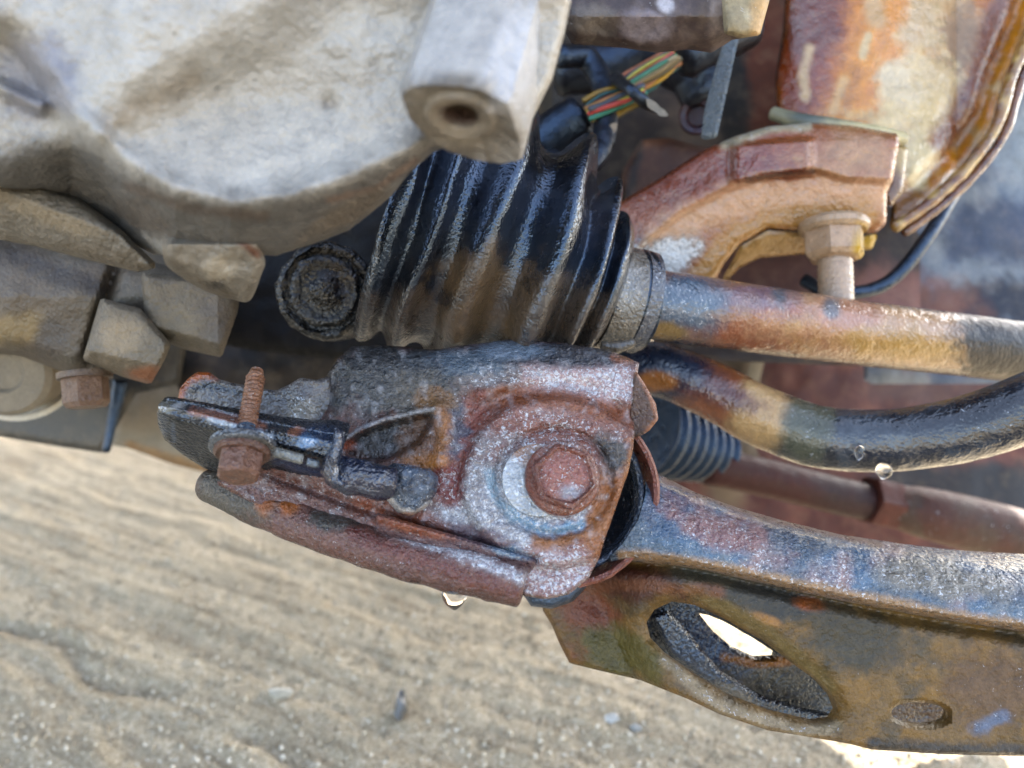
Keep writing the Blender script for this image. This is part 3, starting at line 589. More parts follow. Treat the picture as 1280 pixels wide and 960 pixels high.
pl = thing("pulley", "round beige pulley with pale curved rim at lower left", "pulley")
pc = P(14, 462, .44); pa = -FWD + RIGHT * .15 + UP * -.2
lathe("hub", pc, pa, [(-.03, 0), (-.03, .026), (.008, .026), (.011, .023), (.011, .012), (.008, .010), (.008, 0)], M['dull'], pl, seg=56, base=S(140, 131, 116), m0=(.1, .1, .2))
lathe("rim", P(16, 442, .46), pa, [(-.01, .036), (.0, .0415), (.004, .042), (.004, .039), (-.006, .034)], M['dull'], pl, seg=64, closed=True, base=S(222, 214, 198), m0=(.15, .05, .3))
pan = thing("oil_pan", "dark grey pan edge below the pulley at the far left", "oil pan")
relief("skirt", [(-60, 450), (60, 440), (150, 430), (235, 425), (225, 480), (170, 492), (128, 566), (60, 556), (-60, 535)], plane(60, 530, .52), M['dull'], pan, thick=.05, step=4, edge=.006, edgepx=10, base=S(92, 88, 80), m0=(.1, .1, .3), layers=[E(150, 465, 70, 30, S(30, 29, 30)), E(145, 500, 10, 40, S(34, 33, 33)), Ln([(-60, 545), (128, 566)], 6, S(60, 56, 50))])
strip = tag(relief("rubber_strip", [(141, 474), (160, 476), (146, 530), (138, 566), (126, 566), (134, 520)], .5, M['rubber'], thick=.01, step=2.5, edge=.002, edgepx=5, base=S(34, 33, 34)), "narrow black rubber strip hanging beside the beige block", "strip")
blk = tag(relief("stone_block", [(150, 490), (215, 440), (300, 375), (420, 380), (440, 440), (300, 480), (262, 592), (215, 580), (160, 560), (137, 556)], lambda x, y: .62 + .0003 * np.maximum(0, x - 262), M['dull'], thick=.10, step=4, edge=.008, edgepx=12, bumpamp=.004, base=S(168, 158, 142), m0=(.1, .05, .1), layers=[Ln([(160, 557), (262, 592)], 7, S(166, 136, 104), amp=.9), E(340, 440, 90, 50, S(70, 60, 54)), E(340, 410, 70, 20, S(92, 80, 68)), E(330, 470, 60, 20, S(34, 36, 44)), E(215, 455, 30, 24, S(40, 36, 34))]), "beige weathered block standing behind the black tab on the sand", "block")

# ================================================================== dark space, oily plug, boot, shaft
sub2 = tag(relief("painted_shade_sheet", [(300, 300), (350, 310), (420, 280), (480, 240), (560, 180), (720, 180), (720, 440), (440, 450), (330, 440), (270, 430), (240, 400)], plane(500, 330, .47), M['lowsheen'], thick=.03, step=5, edge=.008, edgepx=14, bumpamp=.004, base=S(16, 16, 19), m0=(0, 0, .2)), "black sheet painted as the shadow behind the pleated boot", "casing")  # black sheet for the dark cavity, its shade put in as colour
op = thing("oil_plug", "round black greasy plug with ringed face beside the boot", "plug")
oc = P(407, 364, .362); oa = -FWD + RIGHT * .12 - UP * .05; s_ = .352 / FPX
lathe("plug_body", oc, oa, [(-.05, 0), (-.05, 62 * s_), (-.002, 63 * s_), (.001, 60 * s_), (.002, 54 * s_), (-.001, 50 * s_), (-.001, 47 * s_), (.003, 44 * s_), (.004, 38 * s_), (.002, 32 * s_), (.002, 22 * s_), (.005, 16 * s_), (.006, 6 * s_), (.006, 0)], M['tar'], op, seg=72, lump=.0022, lumpns=.006, base=S(6, 6, 7), m0=(.02, 0, .45), angle=80, layers=[E(425, 350, 20, 30, S(50, 40, 34), op=.5)])

xm = tag(relief("gap_panel", [(205, 425), (285, 385), (420, 375), (560, 400), (560, 520), (420, 530), (300, 520), (230, 510)], plane(400, 430, .55, 0, -.0002), M['dull'], thick=.03, step=5, edge=.006, edgepx=14, bumpamp=.004, base=S(66, 58, 52), m0=(.05, .1, .3), layers=[E(345, 445, 70, 18, S(28, 30, 38), amp=.5), E(330, 405, 50, 16, S(96, 84, 72)), E(225, 445, 24, 24, S(26, 26, 30))]), "dark brown panel added in the gap above the upright bolt thread", "gap_panel")  # dark panel added to hide the bright ground in this gap
bt = thing("drive_shaft_boot", "black pleated rubber boot over the drive shaft joint", "boot")
ctr = np.array([(470, 250, .352), (505, 262, .353), (545, 278, .354), (585, 294, .355), (625, 310, .356), (668, 327, .358), (716, 348, .360), (745, 362, .361), (776, 374, .362), (800, 377, .363)], float)
cpt = P(ctr[:, 0], ctr[:, 1], ctr[:, 2])
crest = [(0, .056), (.25, .060), (.62, .0565), (1, .064), (1.3, .0645), (1.62, .058), (2.1, .0665), (2.5, .059), (2.9, .0575), (3.3, .0655), (3.7, .0655), (4.15, .052), (4.6, .051), (5.0, .0625), (5.25, .0605), (5.6, .043), (5.85, .045), (6.05, .051), (6.3, .049), (6.6, .0345), (6.8, .036), (7.02, .0395), (7.25, .036), (7.5, .0245), (7.7, .0245), (8.4, .0245), (9, .0245)]
cu = np.array(crest); tt = np.linspace(.85, 9, 300)
rr_ = crom(cu, 10); rad = np.interp(tt, rr_[:, 0], rr_[:, 1])
cc = crom(cpt, 24); ci = np.linspace(0, 9, len(cc)); cen = np.stack([np.interp(tt, ci, cc[:, k]) for k in range(3)], 1)
# pleat planes lean with the boot's squashed axis
AX0 = (P(748, 362, .364) - P(585, 300, .355)); AX1 = (P(1280, 438, .43) - P(800, 375, .36))
seg = 144; ph = np.arange(seg) / seg * 2 * np.pi; V = []
for k in range(len(tt)):
    q = smooth(7.2, 8.6, tt[k]); ax = AX0 / np.linalg.norm(AX0) * (1 - q) + AX1 / np.linalg.norm(AX1) * q
    a_, u_, v_ = frame(ax)
    tw = tt[k] + .30 * np.sin(ph * 1.0 + 1.0) * 0 + .55 * (fbm(np.cos(ph) * 1.1 + 5, np.sin(ph) * 1.1 + 5, tt[k] * .55, 3) - .5)
    rk = np.interp(np.clip(tw, 0, 9), rr_[:, 0], rr_[:, 1]) if tt[k] < 7.3 else np.full(seg, rad[k])
    if 7.0 < tt[k] < 7.3: rk = rk * (7.3 - tt[k]) / .3 + rad[k] * (1 - (7.3 - tt[k]) / .3)
    wob = 1 + .012 * np.sin(ph * 3 + tt[k] * 1.7) + .008 * np.sin(ph * 5 - tt[k] * 2.3)
    V.append(cen[k] + (rk * wob)[:, None] * (np.cos(ph)[:, None] * u_ + np.sin(ph)[:, None] * v_))
V = np.array(V).reshape(-1, 3); F = []
for k in range(len(tt) - 1):
    for j in range(seg): F.append([k * seg + j, k * seg + (j + 1) % seg, (k + 1) * seg + (j + 1) % seg, (k + 1) * seg + j])
F.append(list(range(seg))[::-1]); F.append([(len(tt) - 1) * seg + j for j in range(seg)])
link("pleats", V, F, M['rubber'], bt, base=S(26, 28, 33), m0=(.0, 0, .95), angle=180, layers=[Nz(.45, .65, S(18, 20, 25), ns=30), E(600, 395, 60, 75, S(104, 88, 68), (.2, 0, .3), amp=.9, op=.75, rot=20), E(695, 395, 70, 50, S(88, 78, 68), (.2, 0, .5), amp=.9, op=.7), E(515, 410, 70, 40, S(84, 72, 60), (.1, 0, .4), amp=.9, op=.6), E(745, 260, 20, 40, S(52, 52, 58)), E(560, 240, 90, 50, S(30, 34, 44), (0, 0, 1))])
ca, cu_, cv_ = frame(AX0 * .45 + AX1 / np.linalg.norm(AX1) * np.linalg.norm(AX0) * .55)
lathe("clamp", P(769, 374, .3625), ca, [(-.0075, .0250), (-.0075, .0262), (.0060, .0262), (.0065, .0250)], M['paint'], bt, seg=64, closed=True, base=S(112, 106, 98), m0=(.25, .2, .6), layers=[E(772, 350, 14, 30, S(150, 148, 144), (.5, .1, .6)), E(775, 415, 16, 20, S(120, 108, 90))])
lathe("clamp", P(795, 377, .3635), ca, [(-.0032, .0240), (-.0032, .0252), (.0032, .0252), (.0036, .0240)], M['paint'], bt, seg=64, closed=True, base=S(90, 90, 94), m0=(.3, .1, .7))
tube("clamp_ear", [P(752, 432, .342), P(770, 434, .341), P(792, 428, .341)], [.0022, .0028, .002], M['paint'], bt, seg=12, base=S(96, 88, 78))

shaft_lay = [E(1010, 385, 80, 50, S(138, 84, 66), amp=.8, ns=24, soft=.45), E(930, 415, 90, 20, S(126, 76, 56), rot=6, amp=.8), E(960, 370, 60, 16, S(110, 90, 100), amp=.5), E(1120, 420, 120, 60, S(180, 146, 116), amp=.7, soft=.45), E(1130, 432, 90, 20, S(172, 138, 92), rot=7, amp=.9, soft=.5), E(1060, 390, 40, 24, S(172, 130, 110), amp=.6), E(850, 380, 54, 40, S(72, 88, 106), (.35, .1, .9), amp=.5), E(830, 418, 30, 14, S(128, 106, 72), amp=.8), E(975, 360, 10, 24, S(84, 88, 98), amp=.9), E(1040, 385, 10, 10, S(104, 102, 106), amp=1.0), E(1310, 430, 112, 90, S(14, 18, 24), (.0, .0, .1), amp=.25, ns=14, soft=.1), Ln([(820, 428), (960, 446), (1100, 462), (1280, 474)], 6, S(60, 50, 40), amp=.6)]  # blue patch at the left end paints sheen over the rust
ds = tag(tube("drive_shaft", [P(780, 375, .362), P(860, 387, .371), P(960, 401, .384), P(1080, 417, .40), P(1200, 431, .417), P(1340, 448, .437), P(1560, 474, .47)], .0174, M['wetrust'], seg=72, sub=30, lump=.0004, lumpns=.012, base=S(120, 92, 78), m0=(.12, .15, .8), layers=shaft_lay, angle=80), "straight drive shaft with rust and tan bands leaving the boot", "drive shaft")
bar = tag(tube("stabiliser_bar", [P(770, 455, .41), P(830, 464, .402), P(890, 488, .395), P(950, 520, .386), P(1020, 545, .378), P(1090, 551, .37), P(1160, 545, .363), P(1230, 529, .356), P(1320, 496, .348), P(1460, 440, .34), P(1640, 400, .335)], [.0148, .0148, .0152, .0158, .0158, .0155, .0156, .0158, .016, .016, .016], M['wetrust'], seg=72, sub=24, lump=.0004, lumpns=.012, base=S(38, 42, 50), m0=(.08, 0, .85), angle=80,
    layers=[Nz(.5, .7, S(62, 68, 76), ns=22), E(1250, 520, 70, 30, S(30, 32, 38), (.3, 0, .8)), E(900, 490, 90, 60, S(140, 92, 70), amp=.35), E(955, 515, 44, 46, S(196, 166, 128), (.2, 0, .4), rot=30, amp=.5, ns=18), E(880, 478, 70, 22, S(104, 74, 70), rot=25, amp=.4), E(830, 462, 50, 44, S(36, 46, 66), (.1, 0, .6), amp=.4), E(820, 476, 26, 12, S(150, 104, 70), amp=.6), E(1010, 536, 30, 50, S(84, 86, 74), (.3, 0, .5), amp=.5, rot=20)]), "bent black stabiliser bar with tan worn patch below the shaft", "stabiliser bar")

# ================================================================== control arm
arm = thing("control_arm", "blue grey and rust control arm with oblong hole at lower right", "control arm")
flo = [(807, 584), (832, 597), (870, 616), (920, 634), (980, 651), (1050, 668), (1130, 680), (1200, 688), (1310, 694), (1560, 716), (1560, 838), (1310, 792), (1200, 776), (1100, 758), (1000, 737), (900, 714), (840, 702), (790, 697), (756, 702), (778, 680), (798, 650), (807, 618)]
fu = np.array([(752, 570), (808, 580), (832, 597), (870, 616), (920, 634), (980, 651), (1050, 668), (1130, 680), (1200, 688), (1310, 694), (1560, 716)], float)
fl = np.array([(752, 700), (790, 697), (840, 702), (900, 714), (1000, 737), (1100, 758), (1200, 776), (1310, 792), (1560, 838)], float)
def fl_d(x, y):
    a = np.interp(x, fu[:, 0], fu[:, 1]); b = np.interp(x, fl[:, 0], fl[:, 1]); t = np.clip((y - a) / (b - a), 0, 1)
    base = .296 - .00003 * (x - 800)
    return base + .040 * (1 - np.sqrt(np.clip(1 - (1 - t) ** 2 * .96, 0, 1))) - .001 + .004 * smooth(.93, 1.0, t)
relief("flange", flo, fl_d, M['rust'], arm, back=(0, .012, -.008), step=2.5, bumpamp=.0007, bumpns=14, base=S(108, 120, 130), m0=(.5, .22, .6),
       layers=[Nz(.40, .6, S(82, 108, 132), (.42, .12, .7), ns=26), Nz(.52, .68, S(156, 132, 130), (.68, .35, .5), ns=40, seed=4), E(835, 625, 30, 50, S(54, 80, 108), (.3, .12, .8), amp=.6), Nz(.48, .6, S(60, 80, 98), (.22, .15, .85), ns=55, seed=7, op=.75), E(900, 660, 70, 22, S(132, 98, 98), (.5, .45, .6), rot=18, amp=.9), E(1180, 725, 90, 22, S(128, 122, 112), (.5, .25, .5), rot=8), Ln([(780, 694), (900, 710), (1000, 732), (1200, 772), (1310, 788)], 8, S(160, 132, 104), (.5, .4, .5), amp=.7), Ln([(832, 600), (950, 645), (1100, 680)], 5, S(120, 96, 90), (.4, .5, .5))])  # blue patches paint sky shine into the steel's colour
slot = [(808, 778), (818, 762), (840, 752), (868, 756), (902, 772), (950, 799), (990, 829), (1022, 852), (1040, 872), (1047, 890), (1040, 901), (1018, 904), (965, 892), (912, 871), (866, 842), (832, 818), (813, 798)]
web_o = [(700, 702), (790, 690), (840, 696), (900, 708), (1000, 731), (1100, 752), (1200, 770), (1310, 786), (1560, 832), (1560, 966), (1310, 946), (1180, 943), (1090, 937), (1062, 930), (1040, 926), (960, 913), (900, 893), (860, 874), (800, 850), (740, 836), (712, 829), (700, 806), (690, 782), (678, 762)]
def web_d(x, y):
    d = .300 - .00003 * (x - 800)
    b = np.interp(x, fl[:, 0], fl[:, 1]); t = y - b
    d = d - .00004 * np.clip(t, 0, 400) + .006 * np.exp(-((t - 6) / 9) ** 2)
    d = d + .025 * smooth(860, 690, x) + .0006 * np.maximum(0, 900 - x) * .06
    ds_ = dseg(slot, x, y)[0]; d = d + .004 * np.exp(-(ds_ / 14) ** 2)
    d = d + .008 * np.exp(-(((x - 760) - (y - 770) * .35) / 26) ** 2) * smooth(700, 760, y)
    return d
relief("web", web_o, web_d, M['mud'], arm, back=(0, .0042, -.0015), step=2.5, holes=[slot, ell(1151, 893, 37, 15, 32, 4)], edge=.0025, edgepx=6, bumpamp=.001, bumpns=35, base=S(112, 88, 56), m0=(.08, .18, .6),
       layers=[Nz(.45, .65, S(80, 68, 50), ns=40), Nz(.5, .68, S(128, 100, 64), (.15, .2, .4), ns=30, seed=3), E(760, 725, 110, 24, S(72, 42, 34), (.05, .4, .5), rot=4), E(735, 785, 40, 40, S(108, 62, 44), (.05, .4, .6), amp=.6), E(770, 815, 60, 28, S(84, 76, 40), (.1, .2, .5), rot=20, amp=.7), E(960, 750, 110, 22, S(54, 52, 46), (.2, .2, .4), rot=14), E(1010, 755, 22, 8, S(134, 78, 50), rot=12), E(960, 775, 20, 6, S(150, 112, 74), rot=20), E(1240, 860, 60, 50, S(104, 82, 62), (.2, .3, .3)), E(1070, 800, 70, 40, S(60, 54, 40)), Ln([(860, 735), (960, 790), (1040, 858)], 8, S(112, 96, 66), (.2, .2, .4)), Ln([(830, 825), (900, 884), (1000, 914), (1045, 908)], 7, S(156, 140, 116), (.4, .1, .4)), E(880, 720, 40, 14, S(70, 66, 54), rot=14), Ln([(1090, 930), (1200, 938), (1310, 940)], 8, S(58, 52, 46)), Ln([(1222, 912), (1258, 896)], 8, S(96, 112, 136), (.4, 0, .4), amp=1.1, op=.8), Ln([(700, 740), (780, 730), (900, 740)], 7, S(118, 78, 58), op=.7)])
bw = [(874, 767), (886, 769), (905, 777), (940, 797), (970, 816), (968, 823), (945, 824), (918, 812), (892, 790)]
relief("rear_sheet", [(740, 715), (900, 735), (1080, 780), (1310, 800), (1560, 850), (1560, 950), (1310, 935), (1100, 930), (1040, 918), (960, 900), (860, 866), (780, 830)], lambda x, y: .338 + .00005 * (x - 900) * 0, M['paint'], arm, back=(0, .004, -.001), step=2.5, holes=[bw], edge=.0015, edgepx=5, bumpamp=.001, base=S(52, 54, 58), m0=(.1, .1, .5), layers=[E(960, 850, 70, 26, S(88, 82, 72), (.2, .1, .4), rot=20), E(880, 800, 50, 22, S(40, 48, 70), rot=40), Ln([(905, 822), (950, 830), (985, 826)], 5, S(140, 94, 52)), E(1000, 890, 50, 14, S(26, 27, 30), rot=12), Ln([(835, 800), (900, 860), (960, 880)], 12, S(28, 29, 33)), E(1160, 885, 60, 40, S(84, 62, 44))])
relief("slot_flange", [(812, 770), (836, 762), (860, 790), (900, 838), (950, 868), (1000, 884), (1040, 892), (1036, 908), (990, 904), (930, 882), (876, 850), (836, 818)], lambda x, y: .319 + .0003 * np.abs(x - 930) * .05, M['paint'], arm, thick=.005, step=2.5, edge=.003, edgepx=8, bumpamp=.001, base=S(40, 43, 50), m0=(.15, .05, .7), layers=[E(860, 815, 40, 16, S(70, 76, 86), rot=45, op=.8), E(920, 872, 30, 10, S(96, 92, 86), rot=30, amp=.8)])

# bushing in the arm's eye
bu = thing("arm_bushing", "black rubber bushing with rusty sleeve ring behind the bracket plate", "bushing")
bc = P(699, 612, .316); ba = -FWD + RIGHT * .22 + UP * .05; k_ = .31 / FPX
lathe("sleeve", bc, ba, [(-.02, 103 * k_), (-.02, 111 * k_), (.0205, 110 * k_), (.0215, 106 * k_), (.0205, 102 * k_)], M['rust'], bu, seg=80, closed=True, lump=.0006, base=S(132, 82, 70), m0=(.3, .4, .5))
lathe("rubber", bc, ba, [(-.018, 60 * k_), (-.018, 102 * k_), (.010, 102 * k_), (.012, 94 * k_), (.006, 84 * k_), (.002, 78 * k_), (.004, 60 * k_)], M['tar'], bu, seg=80, closed=True, base=S(30, 33, 40), m0=(.05, 0, .7))
lathe("sleeve_ring", bc, ba, [(.012, 86 * k_), (.0165, 88 * k_), (.0175, 92 * k_), (.0165, 95 * k_), (.012, 94 * k_)], M['paint'], bu, seg=80, closed=True, base=S(58, 66, 80), m0=(.2, .1, .7))
relief("rubber_foot", [(650, 738), (700, 730), (738, 715), (732, 735), (716, 752), (690, 761), (664, 758)], .300, M['rubber'], bu, thick=.02, step=2, edge=.004, edgepx=8, base=S(58, 62, 70), m0=(.05, 0, .5))

# ================================================================== bracket
br = thing("bushing_bracket", "rust and white flecked pressed steel bracket plate around the big bolt", "bracket")
plate_o = [(392, 560), (398, 520), (402, 492), (410, 466), (424, 446), (440, 433), (478, 431), (510, 434), (540, 437), (566, 434), (590, 430), (640, 424), (700, 428), (762, 438), (799, 453), (795, 482), (788, 512), (793, 533), (792, 560), (785, 592), (773, 625), (757, 672), (748, 700), (735, 724), (710, 744), (682, 749), (655, 745), (640, 725), (600, 712), (540, 700), (470, 684), (400, 662), (320, 632), (268, 604), (300, 588), (340, 580)]
tongue = [(430, 552), (446, 540), (480, 527), (541, 513), (543, 530), (528, 556), (498, 574), (470, 582), (440, 580), (428, 570)]
def pl_d(x, y):
    d = .286 + .00001 * (x - 600) + .00009 * (602 - y)
    d = d + .014 * np.clip((466 - y) / 42, 0, 1) ** 2                                 # top edge rolls back
    rr = np.sqrt(((x - 692) / 1.08) ** 2 + (y - 602) ** 2)
    pad = 1 - smooth(100, 114, rr + 8 * (fbm(x / 60, y / 60, 4) - .5))
    d = d - .0050 * pad
    d = d + .0022 * np.exp(-((rr - 66) / 5) ** 2)
    ring = np.exp(-((rr - 122) / 9) ** 2) * smooth(560, 520, y); d = d + .0030 * ring
    L = dseg([(600, 492), (660, 478), (720, 486), (790, 505)], x, y, False)[0]; d = d - .0020 * np.exp(-(L / 9) ** 2)
    tg = inpoly(tongue, x, y) * 1.0; dt = dseg(tongue, x, y)[0]
    d = d + .006 * tg * smooth(0, 10, dt)
    H = dseg([(548, 512), (558, 545), (552, 580)], x, y, False)[0]; d = d - .0035 * np.exp(-(H / 14) ** 2)
    T = dseg([(425, 552), (480, 522), (545, 508)], x, y, False)[0]; d = d - .0020 * np.exp(-(T / 5) ** 2)
    G = dseg([(330, 590), (430, 628), (520, 658), (610, 684), (668, 700)], x, y, False)[0]; d = d + .0035 * np.exp(-(G / 6) ** 2)
    cr = dseg([(425, 440), (432, 480), (428, 530)], x, y, False)[0]; d = d + .0012 * np.exp(-(cr / 6) ** 2) + .012 * smooth(430, 395, x) * smooth(560, 500, y)
    d = d + .010 * smooth(560, 330, x) * smooth(560, 610, y)
    d = d + (fbm(x / 7, y / 7, 9, 3) - .5) * .0009
    return d
FL = (.95, .45, .7)
plate_lay = [
    E(690, 620, 130, 130, S(128, 84, 74), (.55, .55, .6), amp=.35), E(600, 620, 60, 70, S(128, 124, 126), (.62, .4, .6), amp=.6), E(640, 650, 80, 50, S(150, 150, 156), (.7, .35, .6), amp=.7),
    E(720, 480, 90, 34, S(168, 146, 146), (.75, .45, .6), amp=.5), E(610, 470, 50, 26, S(120, 110, 108), (.6, .45, .6), amp=.7),
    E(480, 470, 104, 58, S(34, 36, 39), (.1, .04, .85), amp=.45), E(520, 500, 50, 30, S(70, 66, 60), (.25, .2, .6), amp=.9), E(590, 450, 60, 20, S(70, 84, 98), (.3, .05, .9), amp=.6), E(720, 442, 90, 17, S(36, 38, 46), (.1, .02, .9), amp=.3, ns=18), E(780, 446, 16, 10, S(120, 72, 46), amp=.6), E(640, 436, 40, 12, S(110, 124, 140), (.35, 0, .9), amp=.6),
    Ln([(598, 500), (640, 495), (700, 500), (750, 512), (788, 522)], 12, S(122, 70, 44), (.1, .4, .5), amp=.35), Ln([(598, 505), (585, 540), (572, 580), (560, 620)], 12, S(120, 66, 56), (.3, .6, .5), amp=.6),
    E(570, 540, 14, 30, S(66, 76, 92), (.35, .2, .7), amp=1.2, ns=10, op=.8), E(550, 545, 12, 40, S(140, 96, 60), (.2, .3, .5), amp=1.0, ns=9), E(528, 575, 36, 12, S(168, 112, 66), (.2, .2, .5), rot=10, amp=.6), E(545, 500, 24, 12, S(110, 82, 54), amp=.8),
    dict(k='e', g=(486, 548, 56, 26, -18), col=S(44, 43, 44), m=(.15, .15, .6), soft=.25, amp=.25, ns=20, op=1), E(520, 550, 24, 24, S(96, 66, 44), amp=.6, op=.8), E(437, 557, 9, 7, S(140, 74, 52)), Ln([(428, 552), (450, 535), (480, 525), (542, 511)], 2.0, S(170, 172, 178), (.5, .2, .6), amp=.9, ns=8, op=.8),
    E(765, 630, 26, 70, S(138, 86, 46), (.08, .35, .5), rot=14, amp=.6, ns=20), E(715, 665, 50, 14, S(140, 90, 50), (.15, .35, .5), rot=-18, amp=.6), E(765, 565, 22, 28, S(62, 56, 52), (.2, .2, .6), amp=.7),
    Ln([(640, 640), (660, 655), (690, 664), (725, 655)], 7, S(120, 150, 176), (.55, .1, .7), amp=.7, ns=9), Ln([(612, 590), (618, 620), (640, 648)], 6, S(150, 172, 186), (.6, .1, .7), amp=.7, ns=9),
    E(600, 672, 66, 12, S(96, 78, 84), (.25, .4, .6), rot=16, amp=.6), E(640, 690, 20, 10, S(110, 130, 150), (.6, .2, .7), amp=.7), E(695, 715, 50, 30, S(156, 132, 132), (.72, .5, .6), amp=.5), E(500, 650, 60, 20, RUST, (.35, .6, .5), rot=18), E(560, 605, 20, 24, S(112, 52, 50), (.5, .6, .5), amp=.8),
    Nz(.56, .72, S(196, 198, 204), (.85, .2, .6), ns=9, op=.35)]  # silvery flecks and blue lines paint sky glints over the rust
plate = relief("plate", plate_o, pl_d, M['rust'], br, thick=.004, step=2.0, edge=.0022, edgepx=5, rough_edge=.9, base=S(104, 70, 62), m0=(.38, .5, .6), layers=plate_lay)
relief("wing", [(221, 512), (224, 486), (234, 474), (246, 465), (262, 466), (274, 474), (292, 479), (318, 484), (346, 488), (362, 480), (376, 472), (396, 475), (412, 470), (420, 500), (412, 545), (360, 545), (300, 535), (245, 522)], lambda x, y: .302 - .00002 * (x - 300) + .004 * np.exp(-((x - 262) / 30) ** 2) * 0 - .003 * np.exp(-((x - 380) / 20) ** 2), M['paint'], br, thick=.003, step=2, edge=.0015, edgepx=4, bumpamp=.0012, bumpns=20, rough_edge=1.2, base=S(116, 110, 106), m0=(.2, .1, .3),
       layers=[Ln([(222, 510), (224, 487), (236, 472), (256, 465), (266, 470)], 7, S(150, 84, 52), (.05, .5, .3), amp=.4), Ln([(238, 488), (262, 482), (292, 490), (320, 498)], 3.5, S(40, 42, 48), amp=.7), E(256, 496, 8, 3, S(36, 36, 40)), E(275, 505, 40, 16, S(122, 116, 112)), E(375, 520, 18, 20, S(170, 162, 150), (.6, .1, .3), amp=.9), E(360, 490, 30, 14, S(100, 96, 96)), Nz(.52, .7, S(84, 80, 80), ns=14, op=.6)])
lip_c = [(262, 606, .314), (285, 616, .308), (330, 636, .299), (400, 662, .290), (470, 686, .284), (540, 705, .279), (600, 718, .2765), (652, 729, .275)]
lipo = tube("rolled_lip", [P(*q) for q in lip_c], [.0070, .0076, .008, .0082, .0084, .0085, .0086, .0086], M['rust'], br, seg=56, sub=26, lump=.0009, lumpns=.008, cap=.18, base=S(100, 66, 58), m0=(.3, .42, .6), angle=80,
     layers=[E(290, 615, 60, 40, S(72, 66, 56), (.15, .3, .4), amp=.4), E(330, 625, 12, 18, S(150, 92, 56), amp=.7), E(365, 630, 14, 14, S(160, 98, 58), (.1, .4, .4), amp=.6), E(420, 645, 30, 16, S(58, 54, 48), amp=.7), Ln([(480, 655), (540, 678), (600, 700), (650, 722)], 10, S(150, 142, 146), (.78, .3, .6), amp=.8, ns=9), Ln([(440, 668), (520, 700), (640, 738)], 9, S(96, 48, 40), (.1, .5, .6)), Ln([(560, 676), (610, 692), (660, 712)], 3, S(70, 40, 36)), Ln([(470, 712), (560, 740), (640, 754)], 7, S(84, 50, 42))])
relief("lip_crease", [(470, 640), (520, 655), (580, 672), (640, 690), (674, 700), (664, 720), (640, 716), (560, 692), (470, 664)], lambda x, y: .2755 - .003 * np.exp(-((y - (668 + (x - 560) * .27)) / 12) ** 2), M['rust'], br, thick=.006, step=2, edge=.003, edgepx=8, bumpamp=.0008, bumpns=12, base=S(98, 76, 80), m0=(.3, .4, .6), layers=[E(640, 690, 30, 9, S(120, 140, 160), (.7, .1, .7), rot=14, amp=.7), E(520, 660, 50, 8, RUST, (.3, .5, .5), rot=14)])
relief("rear_wing", [(794, 462), (806, 480), (820, 505), (823, 524), (812, 538), (800, 546), (788, 545), (786, 500)], lambda x, y: .296 + .0002 * (812 - x) * .6, M['rust'], br, thick=.003, step=1.6, edge=.001, edgepx=3, base=S(84, 62, 52), m0=(.2, .3, .5), layers=[Ln([(796, 464), (812, 490), (823, 522), (810, 540)], 3.5, S(150, 104, 80), (.3, .3, .5))])
lathe("bush_washer", P(673, 600, .2808), -FWD + RIGHT * .02 + UP * .24, [(0, .0), (0, 46 * .281 / FPX), (.0016, 45 * .281 / FPX), (.0018, 43 * .281 / FPX), (.0018, 0)], M['paint'], br, seg=64, base=S(166, 170, 174), m0=(.5, .1, .6), layers=[E(640, 600, 14, 40, S(190, 194, 198), (.6, .05, .6)), E(655, 560, 20, 10, S(150, 120, 100), amp=.8), E(660, 600, 12, 36, S(40, 36, 36), amp=.2, soft=.2)])

# the big flanged bolt
bb = thing("flange_bolt", "large rusty flange bolt with flecked flat head in the bracket centre", "bolt")
ha = -FWD + RIGHT * .10 + UP * .24; hb = P(702, 598, .2790); k_ = .275 / FPX
lathe("flange", hb, ha, [(-.004, 0), (-.004, 46 * k_), (.0005, 47.5 * k_), (.003, 47 * k_), (.0042, 44 * k_), (.0046, 40 * k_), (.0046, 0)], M['rust'], bb, seg=72, lump=.0005, base=S(124, 78, 64), m0=(.4, .55, .6), layers=[E(662, 600, 12, 40, S(110, 60, 46), (.1, .6, .4)), E(700, 555, 40, 10, S(140, 108, 102), (.6, .4, .6)), E(740, 640, 30, 16, S(130, 80, 60))])
lathe("head", hb + frame(ha)[0] * .004, ha, [(0, 0), (0, 41 * k_), (.0025, 41 * k_), (.0040, 39.5 * k_), (.0050, 37.5 * k_), (.0052, 35 * k_), (.0046, 33.5 * k_), (.0040, 32 * k_), (.0042, 28 * k_), (.0046, 18 * k_), (.0046, 8 * k_), (.0046, 0)], M['rust'], bb, seg=96, shape=lambda ph, a: 1 + (hexshape(.35)(ph, a) - .955) * (1 if a < .0063 else .25) * .85, lump=.0005, lumpns=.003, base=S(128, 80, 70), m0=(.4, .5, .8), angle=60, layers=[E(706, 592, 26, 26, S(138, 84, 74), (.45, .5, .9), amp=.4), E(716, 615, 14, 8, S(150, 150, 160), (.5, .1, 1)), Ln(ell(706, 593, 36, 36), 4, S(110, 62, 50), (.4, .6, .5))])

